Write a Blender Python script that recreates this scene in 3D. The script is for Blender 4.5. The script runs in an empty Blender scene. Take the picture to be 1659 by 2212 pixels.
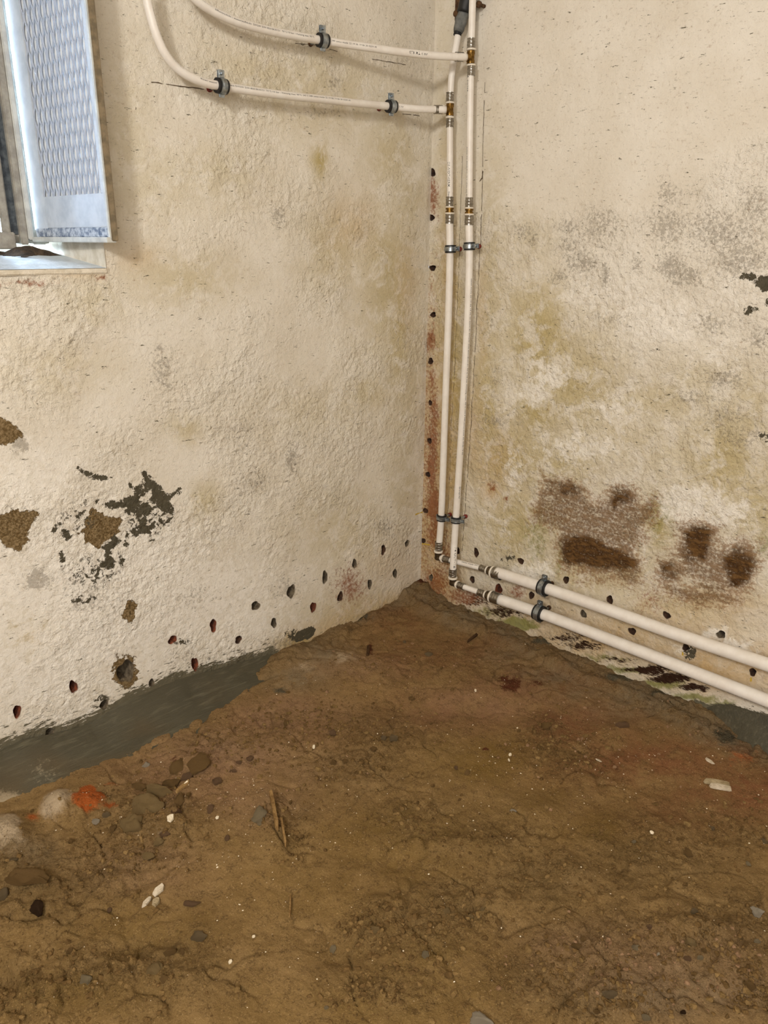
import bpy, bmesh, math, random
import numpy as np
from mathutils import Vector, Matrix, noise as mnoise
random.seed(7)
SC = bpy.context.scene
COL = SC.collection

# ------------------------------------------------------------------ camera
FPX, W_, H_ = 1661.0, 1659, 2212
def nrm(v): return v/np.linalg.norm(v)
def pxdir(x, y): return nrm(np.array([x-829.5, -(y-1106.0), -FPX]))
_u = -pxdir(790, 5850)
_ex = pxdir(2590, 524); _ex = nrm(_ex-_u*_ex.dot(_u)); _ey = np.cross(_u, _ex)
MR = np.array([_ex, _ey, _u])                 # world = MR @ camera
_r = MR@pxdir(908, 1285)
CAM = -_r*(1.1/-_r[2])                        # the room's corner at floor level is the origin
cd = bpy.data.cameras.new('camera'); cam = bpy.data.objects.new('camera', cd); COL.objects.link(cam)
cd.sensor_fit = 'VERTICAL'; cd.sensor_height = 36; cd.lens = FPX/H_*36; cd.clip_start = .02
mw = Matrix([list(MR[i])+[CAM[i]] for i in range(3)]+[[0, 0, 0, 1]]); cam.matrix_world = mw
SC.camera = cam
# ------------------------------------------------------------------ light
wd = bpy.data.worlds.new('world'); SC.world = wd; wd.use_nodes = True
wd.node_tree.nodes['Background'].inputs[0].default_value = (.62, .78, 1, 1)
wd.node_tree.nodes['Background'].inputs[1].default_value = 1.0
def area(name, loc, target, size, power, col, sy=None):
    l = bpy.data.lights.new(name, 'AREA'); l.size = size; l.energy = power; l.color = col
    if sy: l.shape = 'RECTANGLE'; l.size_y = sy
    o = bpy.data.objects.new(name, l); COL.objects.link(o); o.location = loc
    o.rotation_euler = (Vector(target)-Vector(loc)).to_track_quat('-Z', 'Y').to_euler(); return o
area('ceiling_lamp_light', (-2.85, -1.62, 1.98), (-.5, -.35, .5), .24, 25, (1, .965, .905))
area('room_fill_light', (-2.5, -2.4, 1.45), (-.5, -.4, .55), 1.5, 25, (1, .97, .915))
area('daylight', (-1.32, .62, 1.42), (-1.25, 0, 1.3), .62, 95, (.54, .75, 1), .62)
SC.view_settings.view_transform = 'Standard'; SC.view_settings.look = 'None'
SC.view_settings.exposure = 0.46; SC.view_settings.gamma = 1; SC.view_settings.use_curve_mapping = False
SC.cycles.max_bounces = 5; SC.cycles.diffuse_bounces = 3; SC.cycles.use_adaptive_sampling = True; SC.cycles.adaptive_threshold = .05; SC.cycles.adaptive_min_samples = 16

# ------------------------------------------------------------------ helpers
def hit(x, y, ax, val):
    r = MR@pxdir(x, y); return CAM+r*((val-CAM[ax])/r[ax])
def L(x, y, off=0.): return hit(x, y, 1, -off)        # left wall: plane y = 0
def R(x, y, off=0.): return hit(x, y, 0, -off)        # right wall: plane x = 0
def F(x, y, z=0.): return hit(x, y, 2, z)
def lin(c):
    return tuple((v/12.92 if v <= .04045 else ((v+.055)/1.055)**2.4) for v in [q/255 for q in c])+(1,)
def tag(o, label=None, cat=None, group=None, kind=None):
    if label: o['label'] = label
    if cat: o['category'] = cat
    if group: o['group'] = group
    if kind: o['kind'] = kind
    return o
def empty(name, loc, label=None, cat=None, group=None, kind=None):
    o = bpy.data.objects.new(name, None); COL.objects.link(o); o.location = loc; o.empty_display_size = .05
    return tag(o, label, cat, group, kind)
def link(name, me, mat=None, parent=None, smooth=True):
    o = bpy.data.objects.new(name, me); COL.objects.link(o)
    if mat: me.materials.append(mat)
    if smooth: me.polygons.foreach_set('use_smooth', [True]*len(me.polygons))
    if parent:
        o.parent = parent; o.location = -Vector(parent.location)
        if parent.parent: o.location -= Vector(parent.parent.location)*0
    return o
def mesh(vs, fs):
    me = bpy.data.meshes.new('m'); me.from_pydata([tuple(v) for v in vs], [], fs); me.update(); return me
class MB:
    def __init__(s): s.v = []; s.f = []
    def add(s, vs, fs):
        n = len(s.v); s.v += [tuple(v) for v in vs]; s.f += [tuple(i+n for i in f) for f in fs]
    def box(s, c, size, ax=None, bev=0):
        c = np.array(c); h = np.array(size)/2
        A = np.eye(3) if ax is None else np.array(ax)
        bm = bmesh.new(); bmesh.ops.create_cube(bm, size=1)
        for v in bm.verts: v.co = Vector((v.co.x*size[0], v.co.y*size[1], v.co.z*size[2]))
        if bev: bmesh.ops.bevel(bm, geom=bm.edges[:], offset=bev, segments=2, affect='EDGES')
        bm.verts.index_update()
        s.add([c+A.T@np.array(v.co) for v in bm.verts], [[v.index for v in f.verts] for f in bm.faces]); bm.free(); return s
    def lathe(s, p, axis, prof, n=28, caps=False, ref=(0, 0, 1)):
        # prof: list of (distance along axis, radius)
        p = np.array(p, float); a = nrm(np.array(axis, float)); N, B = perp(a, ref)
        vs = []; fs = []
        for (d, r) in prof:
            for k in range(n):
                t = 2*math.pi*k/n; vs.append(p+a*d+r*(math.cos(t)*N+math.sin(t)*B))
        m = len(prof)
        for i in range(m-1):
            for k in range(n):
                fs.append((i*n+k, i*n+(k+1) % n, (i+1)*n+(k+1) % n, (i+1)*n+k))
        if caps: fs.append(tuple(range(n))[::-1]); fs.append(tuple((m-1)*n+k for k in range(n)))
        s.add(vs, fs); return s
    def build(s, name, mat, parent=None, smooth=False):
        return link(name, mesh(s.v, s.f), mat, parent, smooth)
def perp(a, ref=(0, 0, 1)):
    ref = np.array(ref, float)
    if abs(a.dot(nrm(ref))) > .95: ref = np.array([1., 0, 0])
    N = nrm(ref-a*a.dot(ref)); return N, np.cross(a, N)
def autosmooth(o, ang=40):
    me = o.data; me.polygons.foreach_set('use_smooth', [True]*len(me.polygons))
    bm = bmesh.new(); bm.from_mesh(me)
    for e in bm.edges:
        if len(e.link_faces) == 2 and e.calc_face_angle(0) > math.radians(ang): e.smooth = False
    bm.to_mesh(me); bm.free(); return o
# numpy noise -------------------------------------------------------
def _h(ix, iy, seed):
    n = (ix.astype(np.int64)*374761393+iy.astype(np.int64)*668265263+seed*1442695041) & 0xffffffff
    n = ((n ^ (n >> 13))*1274126177) & 0xffffffff
    return ((n ^ (n >> 16)) & 0xffffff)/float(0xffffff)
def vn(x, y, seed=0):
    ix = np.floor(x); iy = np.floor(y); fx = x-ix; fy = y-iy
    fx = fx*fx*fx*(fx*(fx*6-15)+10); fy = fy*fy*fy*(fy*(fy*6-15)+10)
    a = _h(ix, iy, seed); b = _h(ix+1, iy, seed); c = _h(ix, iy+1, seed); d = _h(ix+1, iy+1, seed)
    return (a+(b-a)*fx)*(1-fy)+(c+(d-c)*fx)*fy
def fbm(x, y, sc, oct=4, seed=0, gain=.5):
    s = 0; a = 1; t = 0
    for i in range(oct):
        c, q = math.cos(.6*i+.3), math.sin(.6*i+.3)
        s = s+a*vn((x*c-y*q)*sc+17*i, (x*q+y*c)*sc-9*i, seed+i); t += a; a *= gain; sc *= 2.03
    return s/t
def sst(a, b, x):
    t = np.clip((x-a)/(b-a), 0, 1); return t*t*(3-2*t)
def axis(*segs):
    out = []
    for (a, b, st) in segs:
        n = max(1, int(round((b-a)/st))); out += list(np.linspace(a, b, n+1))
    return np.unique(np.round(np.array(out), 6))
# polyline helpers on a plane
def interp_curve(pts, q, i=0, j=1):
    p = sorted([(a[i], a[j]) for a in pts]); return np.interp(q, [a[0] for a in p], [a[1] for a in p])
def poly_sdf(pts, x, y):
    # signed distance (negative inside)
    d = np.full(x.shape, 1e9); ins = np.zeros(x.shape, bool); n = len(pts)
    for k in range(n):
        (x0, y0), (x1, y1) = pts[k], pts[(k+1) % n]
        ex, ey = x1-x0, y1-y0; wx, wy = x-x0, y-y0
        t = np.clip((wx*ex+wy*ey)/(ex*ex+ey*ey+1e-12), 0, 1)
        d = np.minimum(d, (wx-ex*t)**2+(wy-ey*t)**2)
        c = ((y0 > y) != (y1 > y)) & (x < (x1-x0)*(y-y0)/((y1-y0) if y1 != y0 else 1e-12)+x0); ins ^= c
    d = np.sqrt(d); return np.where(ins, -d, d)

# ------------------------------------------------------------------ node materials
class NT:
    def __init__(s, name):
        s.m = bpy.data.materials.new(name); s.m.use_nodes = True; s.t = s.m.node_tree; s.N = s.t.nodes
        s.b = s.N['Principled BSDF']; s.co = s.N.new('ShaderNodeTexCoord').outputs['Object']
    def setv(s, sock, v):
        if hasattr(v, 'is_linked') or hasattr(v, 'links'): s.t.links.new(v, sock)
        else: sock.default_value = v
    def attr(s, n):
        a = s.N.new('ShaderNodeAttribute'); a.attribute_name = n; return a.outputs['Fac']
    def noise(s, sc, det=4, rough=.5, dist=0, vec=None, stretch=None):
        n = s.N.new('ShaderNodeTexNoise'); n.inputs['Scale'].default_value = sc; n.inputs['Detail'].default_value = det
        n.inputs['Roughness'].default_value = rough; n.inputs['Distortion'].default_value = dist
        v = vec or s.co
        if stretch:
            mp = s.N.new('ShaderNodeMapping'); mp.inputs['Scale'].default_value = stretch; s.t.links.new(v, mp.inputs[0]); v = mp.outputs[0]
        s.t.links.new(v, n.inputs['Vector']); return n.outputs['Fac']
    def voro(s, sc, feat='F1'):
        n = s.N.new('ShaderNodeTexVoronoi'); n.feature = feat; n.inputs['Scale'].default_value = sc; s.t.links.new(s.co, n.inputs['Vector']); return n.outputs['Distance']
    def math(s, op, a, b=0., c=None, clamp=False):
        n = s.N.new('ShaderNodeMath'); n.operation = op; n.use_clamp = clamp; s.setv(n.inputs[0], a); s.setv(n.inputs[1], b)
        if c is not None: s.setv(n.inputs[2], c)
        return n.outputs[0]
    def ramp(s, v, a, b, lo=0., hi=1.):
        n = s.N.new('ShaderNodeMapRange'); n.interpolation_type = 'SMOOTHSTEP'; s.setv(n.inputs['Value'], v)
        n.inputs['From Min'].default_value = a; n.inputs['From Max'].default_value = b
        n.inputs['To Min'].default_value = lo; n.inputs['To Max'].default_value = hi; return n.outputs['Result']
    def mix(s, f, a, b):
        n = s.N.new('ShaderNodeMix'); n.data_type = 'RGBA'; s.setv(n.inputs[0], f); s.setv(n.inputs[6], a); s.setv(n.inputs[7], b); return n.outputs[2]
    def bump(s, h, dist, strength=1, normal=None):
        n = s.N.new('ShaderNodeBump'); n.inputs['Distance'].default_value = dist; n.inputs['Strength'].default_value = strength
        s.setv(n.inputs['Height'], h)
        if normal: s.t.links.new(normal, n.inputs['Normal'])
        return n.outputs[0]
    def edge(s, a, nz, k, w):
        # crisp ragged threshold of a soft mask
        v = s.math('MULTIPLY_ADD', s.math('SUBTRACT', nz, .5), k, a); return s.ramp(v, .5-w, .5+w)
    def fin(s, col, rough=.8, normal=None, metal=0., spec=None):
        s.setv(s.b.inputs['Base Color'], col); s.setv(s.b.inputs['Roughness'], rough); s.b.inputs['Metallic'].default_value = metal
        if spec is not None: s.b.inputs['Specular IOR Level'].default_value = spec
        if normal: s.t.links.new(normal, s.b.inputs['Normal'])
        return s.m

def wall_mat():
    n = NT('old_wall_paint')
    fine = n.noise(230, 4, .65); mid = n.noise(55, 4, .62, .3); big = n.noise(7, 5, .6); flake = n.noise(90, 5, .7, .4)
    c = n.mix(n.ramp(big, .3, .7), lin((228, 221, 209)), lin((218, 209, 194)))
    c = n.mix(n.ramp(n.noise(28, 4, .6), .55, .75, 0, .35), c, lin((232, 223, 208)))
    yl = n.math('MULTIPLY', n.attr('yel'), n.ramp(n.noise(18, 4, .74, .5), .36, .56, .25, 1.0), clamp=True)
    yl = n.math('MULTIPLY', yl, 1.25, clamp=True); c = n.mix(yl, c, lin((182, 165, 118)))
    oc = n.math('MULTIPLY', n.attr('och'), n.ramp(n.noise(22, 4, .7, .5), .2, .65, .4, 1.0), clamp=True)
    c = n.mix(oc, c, lin((190, 155, 98)))
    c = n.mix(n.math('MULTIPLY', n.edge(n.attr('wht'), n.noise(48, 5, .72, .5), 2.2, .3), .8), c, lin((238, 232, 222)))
    g = n.edge(n.attr('gry'), n.noise(130, 5, .78, .4), 2.9, .2)
    c = n.mix(n.math('MULTIPLY', g, .55), c, lin((128, 118, 104)))
    gr = n.edge(n.attr('grn'), n.noise(60, 5, .7), 1.5, .35)
    c = n.mix(n.math('MULTIPLY', gr, .8), c, lin((118, 118, 38)))
    st = n.noise(26, 5, .72, .4, stretch=(1, 1.3, 4))
    nz = n.math('MULTIPLY_ADD', n.noise(150, 4, .75), .55, n.math('MULTIPLY', st, .5))
    br = n.edge(n.attr('brn'), nz, 2.9, .30)
    c = n.mix(n.math('MULTIPLY', br, n.ramp(nz, .42, .6, .25, .75)), c, lin((138, 102, 66)))
    br2 = n.edge(n.math('SUBTRACT', n.attr('brn'), .08), nz, 3.4, .35)
    c = n.mix(n.math('MULTIPLY', n.ramp(n.attr('brn'), .45, .95), br2), c, n.mix(n.ramp(st, .44, .6), lin((70, 46, 20)), lin((106, 76, 40))))
    c = n.mix(n.edge(n.attr('dkb'), n.noise(60, 4, .72, .3, stretch=(1, 1, 3.5)), 2.4, .22), c, lin((48, 26, 10)))
    rs = n.edge(n.attr('rst'), n.noise(120, 5, .75), 2.0, .3)
    c = n.mix(n.math('MULTIPLY', rs, .85), c, lin((132, 72, 34)))
    be = n.edge(n.attr('bbr'), flake, 2.0, .06)
    c = n.mix(be, c, n.mix(n.ramp(fine, .35, .7), lin((92, 72, 40)), lin((146, 124, 90))))
    bd = n.math('MULTIPLY', n.edge(n.attr('bdk'), n.noise(90, 4, .74, .4), 3.6, .08), n.ramp(n.attr('bdk'), .12, .3))
    c = n.mix(bd, c, n.mix(mid, lin((66, 60, 46)), lin((92, 86, 70))))
    sm = n.edge(n.attr('cem'), n.noise(40, 5, .74, .3, stretch=(1, 1, 4)), 3.2, .08)
    c = n.mix(sm, c, n.mix(mid, lin((84, 80, 64)), lin((116, 108, 88))))
    sp = n.ramp(n.noise(75, 3, .5), .765, .79)
    c = n.mix(n.math('MULTIPLY', sp, .7), c, lin((70, 58, 44)))
    rg = n.math('ADD', n.attr('rgh'), .18)
    h1 = n.math('MULTIPLY', n.noise(80, 4, .56, .25), rg)
    nm = n.bump(h1, .0066)
    nm = n.bump(n.noise(300, 3, .5), .0006, 1, nm)
    los = n.math('MAXIMUM', n.math('MAXIMUM', be, bd), n.math('MULTIPLY', sm, .3))
    nm = n.bump(n.math('SUBTRACT', 1., los), .0012, 1, nm)
    return n.fin(c, .72, nm, spec=.25)
def earth_mat():
    n = NT('trodden_earth')
    fine = n.noise(260, 4, .7); mid = n.noise(48, 5, .68); big = n.noise(6, 5, .6)
    c = n.mix(n.ramp(big, .3, .7), lin((138, 111, 70)), lin((122, 97, 60)))
    c = n.mix(n.ramp(n.noise(17, 4, .65), .4, .65, 0, .5), c, lin((152, 124, 83)))
    c = n.mix(n.math('MULTIPLY', n.attr('red'), n.ramp(n.noise(14, 5, .7), .3, .62, .25, 1.)), c, lin((124, 82, 54)))
    c = n.mix(n.math('MULTIPLY', n.attr('pnk'), n.ramp(n.noise(14, 5, .7), .3, .62, .4, 1.)), c, lin((154, 122, 94)))
    c = n.mix(n.math('MULTIPLY', n.attr('olv'), n.ramp(n.noise(12, 4, .7), .3, .62, .3, 1.)), c, lin((112, 88, 42)))
    c = n.mix(n.math('MULTIPLY', n.attr('gre'), n.ramp(n.noise(24, 4, .7), .3, .62, .3, 1.)), c, lin((128, 112, 88)))
    c = n.mix(n.edge(n.attr('cem'), n.noise(34, 5, .7), 1.2, .15), c, n.mix(mid, lin((76, 71, 56)), lin((98, 90, 72))))
    c = n.mix(n.edge(n.attr('brk'), n.noise(60, 5, .7), 1., .25), c, lin((166, 86, 38)))
    c = n.mix(n.edge(n.attr('wht'), n.noise(60, 5, .7), 1., .35), c, lin((180, 160, 132)))
    c = n.mix(n.edge(n.attr('dbr'), n.noise(60, 5, .7), 1.4, .2), c, lin((84, 46, 28)))
    c = n.mix(n.ramp(n.math('MULTIPLY_ADD', fine, .5, n.math('MULTIPLY', mid, .5)), .36, .52, .55, 0), c, lin((60, 42, 22)))  # crevice shade mixed into the colour at low spots of the grain
    c = n.mix(n.ramp(n.noise(330, 3, .6), .58, .7, 0, .5), c, lin((180, 150, 106)))
    rg = n.math('MULTIPLY_ADD', n.attr('lum'), 1.0, .22)
    vr = n.math('MULTIPLY', n.voro(150), n.attr('lum'))
    nm = n.bump(n.math('MULTIPLY', n.noise(70, 5, .74), rg), .013)
    nm = n.bump(vr, .004, .6, nm); nm = n.bump(fine, .0018, 1, nm)
    return n.fin(c, .93, nm, spec=.12)
def cement_mat():
    n = NT('brushed_cement')
    c = n.mix(n.noise(9, 6, .65), lin((64, 60, 46)), lin((86, 80, 62)))
    st = n.noise(22, 6, .6, .2, stretch=(.6, 5, 5))
    c = n.mix(n.ramp(st, .5, .7, 0, .45), c, lin((112, 106, 86)))
    c = n.mix(n.edge(n.attr('pal'), n.noise(120, 7, .7), 1.6, .25), c, lin((176, 160, 132)))
    c = n.mix(n.ramp(n.attr('brw'), 0, 1, 0, .6), c, lin((96, 76, 46)))
    nm = n.bump(n.noise(50, 6, .6, .2, stretch=(.5, 4, 4)), .003); nm = n.bump(n.noise(400, 4), .0006, 1, nm)
    return n.fin(c, .6, nm, spec=.35)
def simple(name, a, b=None, sc=60, rough=.5, metal=0., bumpd=0., bsc=200, spec=None, det=5):
    n = NT(name); c = lin(a) if b is None else n.mix(n.ramp(n.noise(sc, det, .6), .35, .65), lin(a), lin(b))
    nm = n.bump(n.noise(bsc, 5, .65), bumpd) if bumpd else None
    return n.fin(c, rough, nm, metal, spec)
M = {}
M['wall'] = wall_mat(); M['earth'] = earth_mat(); M['cement'] = cement_mat()
M['pipe'] = simple('white_plastic_pipe', (236, 230, 222), (228, 220, 210), 30, .38)
M['ink'] = simple('black_ink', (22, 22, 24), rough=.6)
M['ink_brown'] = simple('pencil', (92, 72, 50), (60, 46, 32), 200, .9)
M['steel'] = simple('press_sleeve_steel', (168, 164, 156), (140, 134, 124), 150, .28, .95)
M['zinc'] = simple('zinc_plated_steel', (176, 182, 186), (130, 138, 144), 90, .33, .9)
M['brass'] = simple('aged_brass', (146, 112, 54), (96, 70, 32), 120, .36, .85)
M['brass_dark'] = simple('tarnished_brass', (112, 98, 78), (78, 66, 50), 120, .4, .8)
M['collar'] = simple('clear_plastic_collar', (226, 216, 200), rough=.3)
M['rubber'] = simple('black_rubber', (18, 18, 20), rough=.55)
M['red_plug'] = simple('red_brown_plug', (130, 42, 30), (96, 34, 26), 200, .5)
M['rust'] = simple('rusty_steel', (104, 74, 44), (66, 42, 24), 120, .75, .3, .002)
M['grey_foam'] = simple('grey_insulation', (112, 112, 108), (86, 88, 86), 60, .6, 0, .002, 80)
M['hole'] = simple('drilled_masonry', (96, 66, 44), (58, 38, 26), 90, .95, 0, .004, 140)
M['hole_red'] = simple('drilled_brick', (140, 72, 42), (84, 48, 32), 90, .95, 0, .004, 140)
M['hole_grey'] = simple('drilled_mortar', (124, 110, 88), (82, 70, 54), 90, .95, 0, .004, 140)
def stone_mat(name, a, b, sc=60): return simple(name, a, b, sc, .92, 0, .006, 110, .1)
M['crumb'] = stone_mat('crumb_dark', (124, 97, 60), (96, 74, 44)); M['crumb2'] = stone_mat('crumb_light', (146, 118, 76), (116, 92, 56))
M['s_earth'] = stone_mat('stone_earth', (170, 136, 88), (138, 108, 68))
M['s_clod'] = stone_mat('clod_brown', (160, 128, 82), (128, 98, 60))
M['s_beige'] = stone_mat('stone_beige', (188, 160, 112), (156, 128, 84))
M['s_grey'] = stone_mat('stone_grey', (162, 140, 106), (132, 112, 82))
M['s_pale'] = stone_mat('stone_pale', (190, 172, 140), (156, 138, 104))
M['s_white'] = stone_mat('stone_white', (226, 212, 190), (196, 180, 154))
M['s_pink'] = stone_mat('stone_pinkish', (158, 126, 96), (130, 100, 72))
M['s_dark'] = stone_mat('stone_dark', (84, 62, 42), (62, 44, 28))
M['s_red'] = stone_mat('brick_fragment', (138, 70, 40), (112, 56, 32))
M['chip'] = simple('white_plaster_chip', (240, 228, 206), (214, 196, 164), 300, .8)
M['wfm'] = simple('window_frame_paint', (168, 162, 150), (140, 134, 124), 40, .5, 0, .0006, 300)
M['wfw'] = simple('window_light_paint', (206, 206, 200), (184, 184, 180), 40, .45)
M['galv'] = simple('galvanised_dark', (96, 102, 106), (62, 68, 74), 70, .5, .3)
M['leafsheet'] = simple('casement_sheet_paint', (196, 200, 206), (176, 182, 190), 25, .4)
M['strand'] = simple('expanded_metal_paint', (178, 184, 198), (166, 174, 190), 50, .45)
M['leafglass'] = simple('glass_backing_sky_reflection', (246, 248, 250), (236, 242, 248), 30, .18)  # opaque near-white stands for sky reflected in the casement glass
M['leafedge'] = simple('casement_edge_lamp_tone', (140, 124, 98), (108, 96, 76), 60, .6)  # brown tone paints in warm lamp light on the edge, unreached by daylight
M['sill'] = simple('whitewashed_sill', (232, 236, 238), (206, 212, 214), 30, .6, 0, .003, 60)
M['reveal'] = simple('whitewashed_reveal', (226, 216, 198), (204, 192, 170), 35, .8, 0, .004, 60)
M['dirt'] = simple('dirt', (92, 74, 54), (56, 44, 32), 90, .95, 0, .006, 140)
M['darkroom'] = simple('rear_plaster', (205, 190, 165), (190, 174, 148), 8, .9)

# ------------------------------------------------------------------ walls
def grid_mesh(us, vs, fn, attrs, kill=None, mat=None, name='m', kind='structure', flip=False, label=None):
    U, V = np.meshgrid(us, vs, indexing='xy')            # shape (nv, nu)
    P = fn(U, V); n = U.size; nu = len(us); nv = len(vs)
    me = bpy.data.meshes.new(name)
    idx = np.arange(n).reshape(nv, nu)
    q = np.stack([idx[:-1, :-1], idx[:-1, 1:], idx[1:, 1:], idx[1:, :-1]], -1).reshape(-1, 4)
    if kill is not None:
        uc = (U[:-1, :-1]+U[1:, 1:])/2; vc = (V[:-1, :-1]+V[1:, 1:])/2
        q = q[~kill(uc, vc, q, U, V).reshape(-1)]
    if flip: q = q[:, ::-1]
    me.vertices.add(n); me.vertices.foreach_set('co', P.reshape(-1, 3).astype(np.float32).ravel())
    me.loops.add(q.size); me.loops.foreach_set('vertex_index', q.ravel().astype(np.int32))
    me.polygons.add(len(q)); me.polygons.foreach_set('loop_start', np.arange(0, q.size, 4, dtype=np.int32))
    me.polygons.foreach_set('loop_total', np.full(len(q), 4, dtype=np.int32))
    me.update(calc_edges=True); me.validate()
    for k, a in attrs(U, V).items():
        at = me.attributes.new(k, 'FLOAT', 'POINT'); at.data.foreach_set('value', np.broadcast_to(a, U.shape).astype(np.float32).ravel())
    o = link(name, me, mat); o['kind'] = kind
    if label: o['label'] = label
    return o
class Blobs:
    """soft elliptical marks on a wall, each centred at its own place on the wall"""
    def __init__(s, P, iu): s.P = P; s.iu = iu; s.d = {}; s.pg = {}
    def poly(s, key, soft, amp, sc, ox, oy, *lists):
        for l in lists: s.pg.setdefault(key, []).append(([(ox+a/sc, oy+b/sc) for a, b in l], soft, amp))
    def add(s, key, items): s.d.setdefault(key, []).extend(items)
    def field(s, key, U, V, warp=.012, seed=5):
        r = np.zeros(U.shape)
        wu = U+warp*(fbm(U, V, 30, 3, seed)-.5)*2; wv = V+warp*(fbm(U, V, 30, 3, seed+9)-.5)*2
        for it in s.d.get(key, []):
            x, y, rx, ry, a = it[:5]; hard = it[5] if len(it) > 5 else 1.0
            c = s.P(x, y); e = s.P(x+rx, y); g = s.P(x, y+ry); iu = s.iu
            J = np.array([[e[iu]-c[iu], g[iu]-c[iu]], [e[2]-c[2], g[2]-c[2]]]); Ji = np.linalg.inv(J)
            du = wu-c[iu]; dv = wv-c[2]
            a1 = Ji[0, 0]*du+Ji[0, 1]*dv; a2 = Ji[1, 0]*du+Ji[1, 1]*dv
            d = a1*a1+a2*a2
            r = np.maximum(r, a*np.exp(-np.power(d, hard)*.9))
        for (pts, soft, amp) in s.pg.get(key, []):
            q = [s.P(*p) for p in pts]; q = [(p[s.iu], p[2]) for p in q]
            xs = [p[0] for p in q]; ys = [p[1] for p in q]; e = soft*1.6+.01
            m = (wu > min(xs)-e) & (wu < max(xs)+e) & (wv > min(ys)-e) & (wv < max(ys)+e)
            if not m.any(): continue
            k_ = .25 if warp < .006 else 1.
            sd = poly_sdf(q, U[m]+(wu[m]-U[m])*k_, V[m]+(wv[m]-V[m])*k_)
            r[m] = np.maximum(r[m], amp*(1-sst(-soft, soft, sd)))
        return r
# holes: (px, py, w, h, material, seed)
HL = [(880,1174,9,14,'grey'),(828,1188,9,24,''),(764,1217,9,22,'grey'),(853,1239,9,20,'grey'),(797,1261,10,20,'grey'),(700,1246,12,26,'grey'),
 (733,1288,12,20,''),(627,1277,17,30,'grey'),(675,1311,12,24,'red'),(551,1308,18,20,'grey'),(590,1345,12,22,'grey'),(460,1351,15,28,'red'),
 (514,1381,15,16,''),(371,1381,19,18,'red'),(270,1449,36,52,'grey'),(420,1434,14,32,'red'),(158,1483,19,28,'red'),(326,1474,14,16,'grey'),
 (224,1521,22,19,'grey'),(38,1538,18,29,'red'),(108,1583,19,20,'grey')]
HR = [(935,373,12,18,''),(932,470,12,15,''),(934,579,12,14,''),(935,680,11,13,''),(931,780,12,14,''),(930,870,9,11,''),(928,952,10,12,''),
 (924,1025,10,11,''),(919,1103,10,12,''),(914,1168,10,12,''),(931,1248,9,14,'grey'),(988,1190,10,14,''),(1028,1194,11,20,''),(1125,1212,13,13,''),
 (1020,1252,10,16,''),(1077,1272,15,24,'red'),(1148,1286,12,17,''),(1224,1252,14,15,''),(1318,1295,16,17,''),(1261,1326,15,16,'grey'),
 (1440,1329,18,15,''),(1366,1363,17,16,''),(1557,1371,20,18,'grey'),(1481,1399,16,15,''),(1626,1452,17,17,'')]
def hole_list(lst, P, iu):
    out = []
    for k, (x, y, w, h, m) in enumerate(lst):
        c = P(x, y); e = P(x+w/2, y); g = P(x, y+h/2)
        out.append((c[iu], c[2], abs(e[iu]-c[iu]), abs(g[2]-c[2]), m, k+iu*50))
    return out
def hole_r(h, th):
    s = h[5]; r = 1+.10*np.sin(2*th+s)+.09*np.sin(3*th+s*1.7)+.06*np.sin(5*th+s*2.3)
    return r*.96
HOL, HOR = hole_list(HL, L, 0), hole_list(HR, R, 1)
def snap_holes(U, V, holes, step):
    """move nearby grid points onto each hole's rim"""
    U2 = U.copy(); V2 = V.copy(); inside = np.zeros(U.shape, bool)
    for h in holes:
        du = (U-h[0])/h[2]; dv = (V-h[1])/h[3]; near = (abs(du) < 3) & (abs(dv) < 3)
        rr = np.hypot(du, dv); th = np.arctan2(dv, du); rim = hole_r(h, th)
        tol = step*.55/min(h[2], h[3])
        ins = near & (rr < rim+tol)
        inside |= ins
        sn = near & (rr < rim+tol) & (rr > rim-tol*2.2)
        f = rim/np.maximum(rr, 1e-6)
        U2 = np.where(sn, h[0]+(U-h[0])*f, U2); V2 = np.where(sn, h[1]+(V-h[1])*f, V2)
    return U2, V2, inside
def build_holes(holes, to3d, inward, parent):
    for h in holes:
        n = 28; vs = []; fs = []
        th = np.linspace(0, 2*math.pi, n, endpoint=False); rim = hole_r(h, th)
        for j, (k, d) in enumerate([(1.06, -.0006), (.97, .002), (.9, .012), (.82, .03), (.7, .05)]):
            jit = 1+.05*np.sin(th*4+h[5]+j*1.3)*(j > 1)
            uu = h[0]+h[2]*rim*k*jit*np.cos(th); vv = h[1]+h[3]*rim*k*jit*np.sin(th)
            p = to3d(uu, vv); vs += list(p+np.array(inward)*d)
        for j in range(4):
            for k in range(n): fs.append((j*n+k, j*n+(k+1) % n, (j+1)*n+(k+1) % n, (j+1)*n+k))
        fs.append(tuple(4*n+k for k in range(n)))
        link('drill_hole', mesh(vs, fs), M[{'': 'hole', 'red': 'hole_red', 'grey': 'hole_grey'}[h[4]]], parent)

# left wall marks
BL = Blobs(L, 0)
BL.add('yel', [(690,345,18,42,.75),(400,600,110,60,.45),(840,600,60,160,.5),(860,700,30,200,.55),(720,540,70,90,.4),(400,930,40,30,.45),(440,1080,30,40,.5),
 (880,900,45,300,.35),(350,400,120,90,.3),(470,380,90,80,.35),(850,330,60,90,.45),(880,430,40,70,.4),(700,880,120,60,.25),(740,1150,100,100,.35),(800,1330,130,60,.5),
 (650,1390,45,22,.8),(60,1360,60,40,.55),(130,800,120,60,.25),(800,850,40,40,.45),(280,290,60,160,.3),(560,160,120,60,.3),(700,200,150,90,.35),(320,1580,60,40,.3),(880,1050,40,90,.4),(200,650,80,50,.3)])
BL.add('wht', [(120,1330,280,240,.75,1.3),(420,1300,220,130,.65,1.3),(60,1050,140,100,.6),(300,1230,200,140,.7)])  # lower left wall whitened, putting its brighter light into the paint colour
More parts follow.
